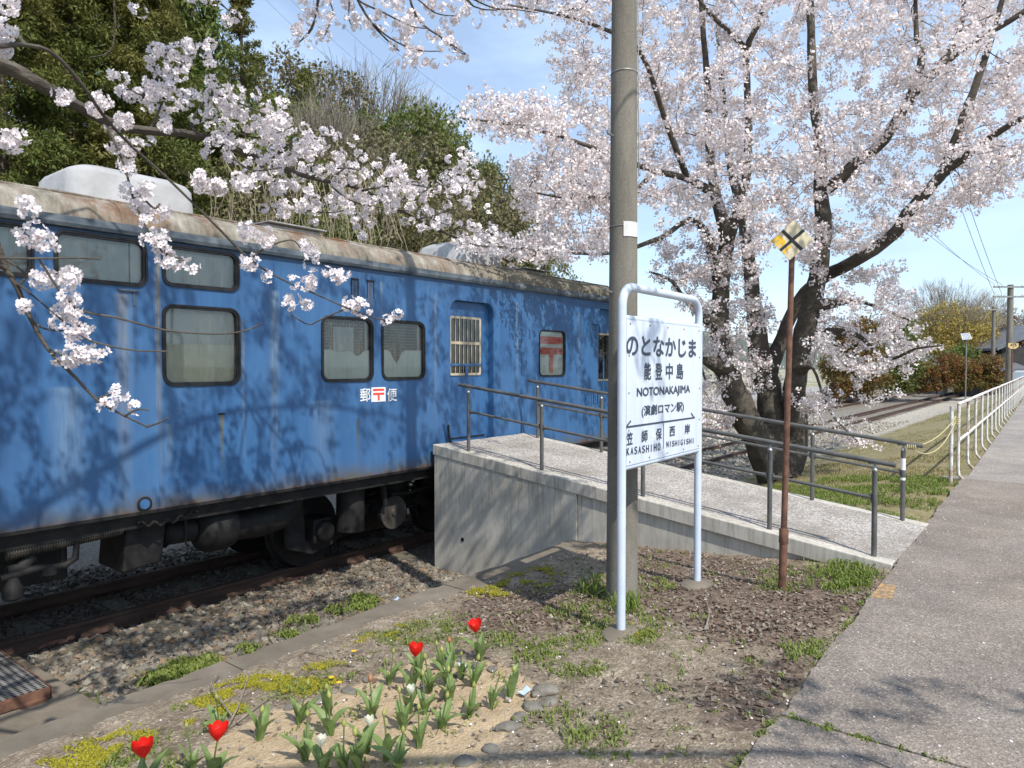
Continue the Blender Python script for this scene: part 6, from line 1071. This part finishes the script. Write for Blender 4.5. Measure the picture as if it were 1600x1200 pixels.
WP = np.concatenate([in_px(p, int(k * .42)) for p, k in W] + [in_sd(0, 6.1, 1.0, 3.6, 260)]); stuff('weeds', blades(WP[vnoise(WP * 5, 71) > .40], 8, .045, .0085, 1.05, .8, .03), M_WEED, 'low green weeds scattered over the soil strip', 'weeds')
WL = in_px([(1285, 888), (1352, 876), (1372, 905), (1330, 930), (1290, 918)], 130); WL[:, :2] += RNG.normal(size=(len(WL), 2)) * .07; WL = WL[(WL @ FR['P'][1]) > .98]; stuff('weeds', blades(WL, 7, .085, .009, .7, .5, .02), M_LUSH, 'bright lush weed tuft beside the ramp foot', 'weeds')
tf = [in_px([(955, 940), (985, 930), (1000, 960), (960, 965)], 14), in_px([(915, 930), (930, 905), (935, 935)], 6)]; stuff('grass_tuft', blades(np.concatenate(tf), 9, .17, .008, .7, .6, .015), M_LUSH, 'long grass tufts at the foot of the concrete pole', 'grass')
WB = np.concatenate([in_px([(x - w, y + 8), (x - w * .3, y - 12), (x + w * .7, y - 18), (x + w, y - 4), (x + w * .3, y + 14)], n, -.885) for x, y, w, n in ((285, 1050, 40, 70), (245, 1068, 30, 40), (435, 988, 40, 70), (505, 965, 32, 45), (565, 946, 26, 55), (100, 1112, 40, 60), (375, 1018, 25, 25), (690, 925, 22, 15), (330, 1040, 30, 30))]); stuff('weeds', blades(WB[vnoise(WB * 4, 72) > .5], 8, .09, .017, 1.1, .75, .035), M_WEED, 'leafy green weeds growing along the track side of the kerb', 'weeds')
MP = [([(180, 1195), (300, 1130), (360, 1105), (420, 1075), (395, 1110), (330, 1140), (240, 1200)], 2600), ([(395, 1085), (470, 1050), (530, 1035), (545, 1055), (470, 1085), (420, 1098)], 1500), ([(725, 935), (760, 915), (850, 885), (880, 895), (860, 915), (790, 930)], 2600), ([(300, 1105), (350, 1075), (400, 1060), (440, 1055), (420, 1085), (350, 1110)], 1800), ([(560, 1005), (640, 975), (680, 970), (660, 995), (600, 1015)], 900), ([(60, 1200), (160, 1150), (250, 1140), (200, 1210)], 1500), ([(985, 985), (1010, 980), (1000, 998)], 200)]
MPp = np.concatenate([in_px(p, k) for p, k in MP]); MPp[:, :2] += RNG.normal(size=(len(MPp), 2)) * .05; MPp[:, 2] = zf(MPp @ FR['T'][0], MPp @ FR['T'][1]); MPp = MPp[(vnoise(MPp * 7, 41) + .5 * vnoise(MPp * 22, 42)) > .86]; MPp[:, 2] += .006; stuff('moss', blades(MPp, 5, .017, .006, .9, .5, .010), M_MOSS, 'yellow-green moss cushions along the near side of the kerb', 'moss')
# grass and weeds behind the ramp and along the fence
G1 = in_sd(8.1, 12.2, 1.15, 4.0, 2500); G1 = G1[vnoise(G1 * 2.1, 51) > .36]; stuff('grass', blades(G1, 8, .09, .009, .8, .5, .035), M_LUSH, 'bright green grass and weeds between the ramp and the cherry trunk', 'grass')
G2 = np.concatenate([in_sd(9, 16, 1.3, 5.2, 3200), in_sd(16, 40, 1.2, 4.6, 3000)]); G2 = G2[vnoise(G2 * .8, 52) > .38]; stuff('grass', blades(G2, 5, .06, .012, .9, .6, .06), M_DRYG, 'thin straw-coloured grass on the verge beside the white fence', 'grass')
G3 = np.concatenate([in_sd(-1, 6, 4.3, 4.5, 1, -.9), in_sd(20, 34, 12, 15, 2200, -.98), in_sd(10, 30, 9.5, 12, 1500, -.95)]); stuff('grass', blades(G3, 5, .12, .03, .9, .6, .15), M_DRYG, 'dry grass tufts beyond the rails behind the cherry tree', 'grass')
u_, n_ = FR['P']; ck = np.array([u_ * 3.214 + n_ * d + np.array([0, 0, -.01]) for d in RNG.uniform(-.6, .92, 34)]); ck = ck[vnoise(ck * 5, 61) > .5]; ce = np.array([u_ * s + n_ * .94 + np.array([0, 0, -.02]) for s in RNG.uniform(2.3, 5.9, 70)]); ce = ce[vnoise(ce * 4, 62) > .45]
stuff('weeds', blades(np.concatenate([ck, ce]), 8, .035, .008, 1.0, .7, .012), M_WEED, 'small weeds in the paving joint and along the asphalt edge', 'weeds')
def petals(P, r):
    n = len(P); N = rand_unit(n) * .3 + np.array([0, 0, 1.]); X, Y = frames(N / np.linalg.norm(N, axis=1)[:, None]); an = np.arange(5) * 1.2566; rr = r * RNG.uniform(.6, 1.4, (n, 1, 1)); V = P[:, None] + rr * (np.cos(an)[None, :, None] * X[:, None] + .7 * np.sin(an)[None, :, None] * Y[:, None]); V[..., 2] += .010; return V.reshape(-1, 3), np.arange(n * 5).reshape(-1, 5)
PA = np.concatenate([in_sd(-.5, 6.1, 1.0, 3.95, 900)]); sA, dA = RNG.uniform(1.5, 11.4, 420), .9 - RNG.random(420) ** 1.6 * 2.2; PB = sA[:, None] * u_ + dA[:, None] * n_ + np.array([0, 0, -.006]); sR_, dR_ = RNG.uniform(6.2, 7.9, 160), RNG.uniform(1.2, 5.9, 160); PC = sR_[:, None] * FR['T'][0] + dR_[:, None] * FR['T'][1] + np.array([0, 0, 1.]) * (rz(dR_) - .004)[:, None]
stuff('fallen_petals', petals(np.concatenate([PA, PB, PC]), .0065), M_FALLEN, 'white fallen cherry petals scattered over soil, ramp and asphalt', 'petals')
GR_ = np.concatenate([in_sd(-.6, 6.1, 1.0, 3.7, 2600)]); q = np.c_[GR_ @ FR['T'][0], GR_ @ FR['T'][1]]
stones(2400, lambda n: q[:n], (.004, .016), 'pebbles', m_stone('strip_pebble', [(.15, .125, .095), (.25, .21, .16), (.33, .28, .22), (.19, .17, .14)]), lambda q: zf(q[:, 0], q[:, 1]) + .002, 'small pebbles and crumbs of soil on the bare strip', .7, 'pebbles')
# ---- stones round the bed
M_BSTONE = two_tone('bed_edging_stone', (.12, .11, .09), (.22, .20, .165), 14, .95, .8, .01, 40)
for x, y, r in ((698, 1028, .055), (722, 1032, .06), (746, 1041, .05), (769, 1046, .05), (852, 1080, .085), (858, 1098, .075), (832, 1107, .075), (812, 1122, .07), (796, 1138, .075), (545, 1080, .055), (498, 1096, .06), (452, 1108, .055), (725, 1190, .06), (766, 1172, .055), (838, 1085, .05), (575, 1062, .05)):
    p = ground_on(x, y, zf); bm = bmesh.new(); bmesh.ops.create_icosphere(bm, subdivisions=3, radius=1.0); sd = random.random() * 50
    V = np.array([v.co[:] for v in bm.verts]); V *= 1 + .5 * (vnoise(V * 1.3 + sd, 3)[:, None] - .5) + .12 * (vnoise(V * 4 + sd, 4)[:, None] - .5); r *= .62; V *= r * np.array([random.uniform(.85, 1.35), random.uniform(.8, 1.1), .55])
    for v, c in zip(bm.verts, V): v.co = c
    me = bpy.data.meshes.new('edging_stone'); bm.to_mesh(me); bm.free(); me.materials.append(M_BSTONE); smooth_by_angle(me, 60); o = bpy.data.objects.new('edging_stone', me); COL.objects.link(o); o.location = p + np.array([0, 0, r * .05]); o.rotation_euler = (0, 0, random.uniform(0, 6)); tag(o, 'grey rounded stone edging the sandy tulip bed', 'stone', 'stones round the tulip bed')
# ---- tulips
def m_tulip(name, c1, c2):
    t = NT(name); c = t.ramp(t.noise(30, 3), [(.3, c1), (.7, c2)]); t.set(c, .45, 0, .35); tr = t.n.new('ShaderNodeBsdfTranslucent'); t.l(c, tr.inputs['Color']); ms = t.n.new('ShaderNodeMixShader'); ms.inputs[0].default_value = .35; t.l(t.b.outputs[0], ms.inputs[1]); t.l(tr.outputs[0], ms.inputs[2]); t.l(ms.outputs[0], t.out.inputs[0]); return t.m
M_TRED = m_tulip('tulip_red', (.72, .012, .008), (.85, .030, .016)); M_TWHITE = m_tulip('tulip_white', (.75, .74, .58), (.85, .84, .72)); M_TBUD = m_tulip('tulip_bud', (.36, .40, .10), (.50, .50, .16)); M_TSAL = m_tulip('tulip_salmon', (.58, .20, .12), (.50, .30, .14)); M_TLEAF = m_tulip('tulip_leaf', (.15, .23, .065), (.25, .33, .12)); M_TSTEM = m_tulip('tulip_stem', (.16, .22, .07), (.21, .27, .09))
def strip_patch(fn, nu, nv):
    m = MB(); m.add([fn(i / nu, -1 + 2 * j / nv) for i in range(nu + 1) for j in range(nv + 1)], [(i * (nv + 1) + j, (i + 1) * (nv + 1) + j, (i + 1) * (nv + 1) + j + 1, i * (nv + 1) + j + 1) for i in range(nu) for j in range(nv)]); return m
def tulip(x, y, h, kind, label, size=1.0):
    p = ground_on(x, y, zf); grp = None if kind in ('red',) else 'tulips in the sandy bed'; t = thing('tulip', label, 'tulip', tuple(p), 'W', grp); nl = random.choice((3, 4, 4, 5)); a0 = random.uniform(0, 6.28)
    for k in range(nl):
        a = a0 + k * 6.28 / nl + random.uniform(-.4, .4); L_ = random.uniform(.10, .18) * size * (1.1 if k == 0 else 1); w = random.uniform(.016, .026) * size; out = random.uniform(.25, .75); ca, sa = math.cos(a), math.sin(a); tw = random.uniform(-.4, .4)
        def fn(f, v, L_=L_, w=w, out=out, ca=ca, sa=sa, tw=tw):
            r = .006 + L_ * (out * f ** 1.6); z = L_ * (f - .42 * out * f ** 2.6) - .005; ww = w * (math.sin(math.pi * (f * .86 + .14)) ** .8) * (1 if f < .999 else .0) + .0015; c = .35 * abs(v) * ww; b = tw * f
            return (ca * (r - c) - sa * v * ww * math.cos(b), sa * (r - c) + ca * v * ww * math.cos(b), z + c * .6 + v * ww * math.sin(b))
        strip_patch(fn, 8, 4).build('leaf', M_TLEAF, t, smooth=True)
    t.rotation_euler = (random.uniform(-.16, .16), random.uniform(-.16, .16), 0)
    lx, ly = random.uniform(-.02, .02), random.uniform(-.02, .02); stem = [(lx * f * f, ly * f * f, h * f) for f in (0, .35, .7, 1)]; MB().tube(stem, [.0045, .004, .0036, .0034], 7).build('stem', M_TSTEM, t, smooth=True)
    top = np.array(stem[-1]); R_f, H_f, op, mt = {'red': (.031, .062, .22, M_TRED), 'white': (.019, .045, .15, M_TWHITE), 'bud': (.0105, .034, -.45, M_TBUD), 'salmon': (.013, .040, -.35, M_TSAL)}[kind]; R_f *= size; H_f *= size
    fl = bpy.data.objects.new('flower', None); COL.objects.link(fl); fl.parent = t
    for k in range(6):
        a = k * math.pi / 3 + random.uniform(-.1, .1); sc = 1.0 if k % 2 else .93; opk = op + random.uniform(-.12, .2) * (kind == 'red')
        def fp(f, v, a=a, sc=sc, opk=opk):
            r = R_f * sc * (math.sin(min(f * 1.9, 1.57)) * (1 + (opk if f > .5 else 0) * (f - .5) * 1.4) if opk > 0 else math.sin(math.pi * (f * .93 + .04)) ** .75 * (1.05 - .25 * f)); ww = .78 * (math.sin(math.pi * (f * .74 + .14)) ** .6) * (1 - .30 * max(0, f - .85) / .15); b = a + v * ww
            return tuple(top + np.array([r * math.cos(b), r * math.sin(b), H_f * (f - .0) + (.004 * (1 - v * v) if f > .9 else 0)]))
        strip_patch(fp, 7, 4).build('petal', mt, fl, smooth=True)
    return t
for x, y, h, lb in ((640, 1085, .185, 'open red tulip left of the tallest buds in the sandy bed'), (752, 1032, .165, 'open red tulip farthest back beside the leaf litter'), (331, 1222, .17, 'open red tulip at the lower left of the bed'), (228, 1250, .17, 'open red tulip cut by the bottom edge at left')): tulip(x, y, h, 'red', lb, 1.12)
tulip(706, 1040, .14, 'salmon', 'tulip with salmon bud just left of the farthest red tulip'); tulip(580, 1122, .17, 'salmon', 'tulip with salmon bud at the left of the bed'); tulip(640, 1112, .10, 'white', 'white tulip bud below the left red bloom'); tulip(572, 1176, .11, 'white', 'white tulip bud in the middle of the bed front'); tulip(504, 1210, .12, 'white', 'white tulip bud at the front left of the bed')
for x, y in ((469, 1131), (516, 1119), (610, 1069), (666, 1116), (675, 1081), (690, 1140), (702, 1096), (731, 1121), (741, 1072), (766, 1105), (797, 1093), (690, 1046), (656, 1058), (628, 1143), (653, 1170), (603, 1190), (475, 1188), (535, 1203), (618, 1206), (346, 1144), (405, 1157), (515, 1150), (300, 1206), (722, 1060), (560, 1205), (700, 1070)):
    tulip(x + random.uniform(-3, 3), y, random.uniform(.11, .19), 'bud', 'green tulip plant with closed pale bud in the sandy bed', random.uniform(.85, 1.15))
# ---- dandelions, scraps, dead twigs
M_DAN = NT('dandelion_yellow').set((.75, .42, .01), .6)
for x, y in ((552, 1026), (517, 1068), (529, 1076)):
    p = ground_on(x, y, zf); t = thing('dandelion', 'tiny yellow dandelion in the moss left of the tulips', 'flower', tuple(p), 'W', 'dandelions by the kerb'); MB().tube([(0, 0, 0), (.004, 0, .03)], .002, 5).build('stem', M_TSTEM, t); m = MB()
    for k in range(14): a = k * .449; m.add([(.004, 0, .03), (.004 + .016 * math.cos(a - .2), .016 * math.sin(a - .2), .036), (.004 + .016 * math.cos(a + .2), .016 * math.sin(a + .2), .036)], [(0, 1, 2)])
    m.build('flower_head', M_DAN, t, fix=False)
M_SCRAP = two_tone('pale_blue_plastic', (.42, .55, .68), (.58, .68, .76), 20, .5)
for (x, y, z, lb) in ((620, 938, -.86, 'pale blue scrap of plastic on the track side of the kerb'), (722, 1046, None, 'pale blue scrap of plastic behind the tulip buds'), (820, 1084, None, 'pale blue scrap of plastic beside the edging stones')):
    p = ground_on(x, y, zf) if z is None else on_z(x, y, z); m = MB(); m.add([(-.04, -.02, .012), (.0, -.026, .02), (.04, -.012, .010), (.045, .02, .022), (.0, .014, .012), (-.045, .018, .024)], [(0, 1, 4, 5), (1, 2, 3, 4)]); o = m.build('plastic_scrap', M_SCRAP); o.location = p; o.rotation_euler = (0, 0, random.uniform(0, 3)); md = o.modifiers.new('t', 'SOLIDIFY'); md.thickness = .002; tag(o, lb, 'litter')
def twig(pts, r, label, lift=.012):
    P = [ground_on(x, y, zf) + np.array([0, 0, lift + z]) for x, y, z in pts]; o = MB().tube(P, np.linspace(r, r * .5, len(P)), 6).build('dead_twig', two_tone('dead_twig_wood', (.17, .14, .11), (.30, .26, .21), 20, .9) if 'dead_twig_wood' not in bpy.data.materials else bpy.data.materials['dead_twig_wood']); return tag(o, label, 'twig')
twig([(350, 1150, .0), (372, 1118, .03), (390, 1070, .05)], .006, 'longest grey dead twig lying on the moss by the kerb'); twig([(362, 1128, .02), (335, 1095, .04), (330, 1085, .05), (345, 1063, .06)], .005, 'crooked dead twig forking beside the longest twig'); twig([(360, 1140, .0), (400, 1110, .0), (430, 1090, .01)], .005, 'flat dead twig right of the longest twig'); twig([(448, 1012, .0), (470, 1030, .01), (503, 1070, .02)], .0035, 'thin pale dead stem lying across the kerb'); twig([(475, 1022, .01), (520, 1030, .012)], .004, 'short dark twig on the kerb'); twig([(300, 1115, .0), (345, 1108, .01), (362, 1098, .02)], .004, 'short pale twig on the yellow moss'); twig([(1103, 985, .0), (1108, 965, .01), (1105, 948, .02)], .006, 'small dry stick standing in litter right of sign'); 
p = on_z(1365, 1190, .0); tag(MB().tube([p + np.array([-.05, .05, .004]), p + np.array([.0, .0, .006]), p + np.array([.06, -.07, .004])], .003, 5).build('dead_twig', bpy.data.materials['dead_twig_wood']), 'small dead twig lying on the asphalt in front', 'twig')
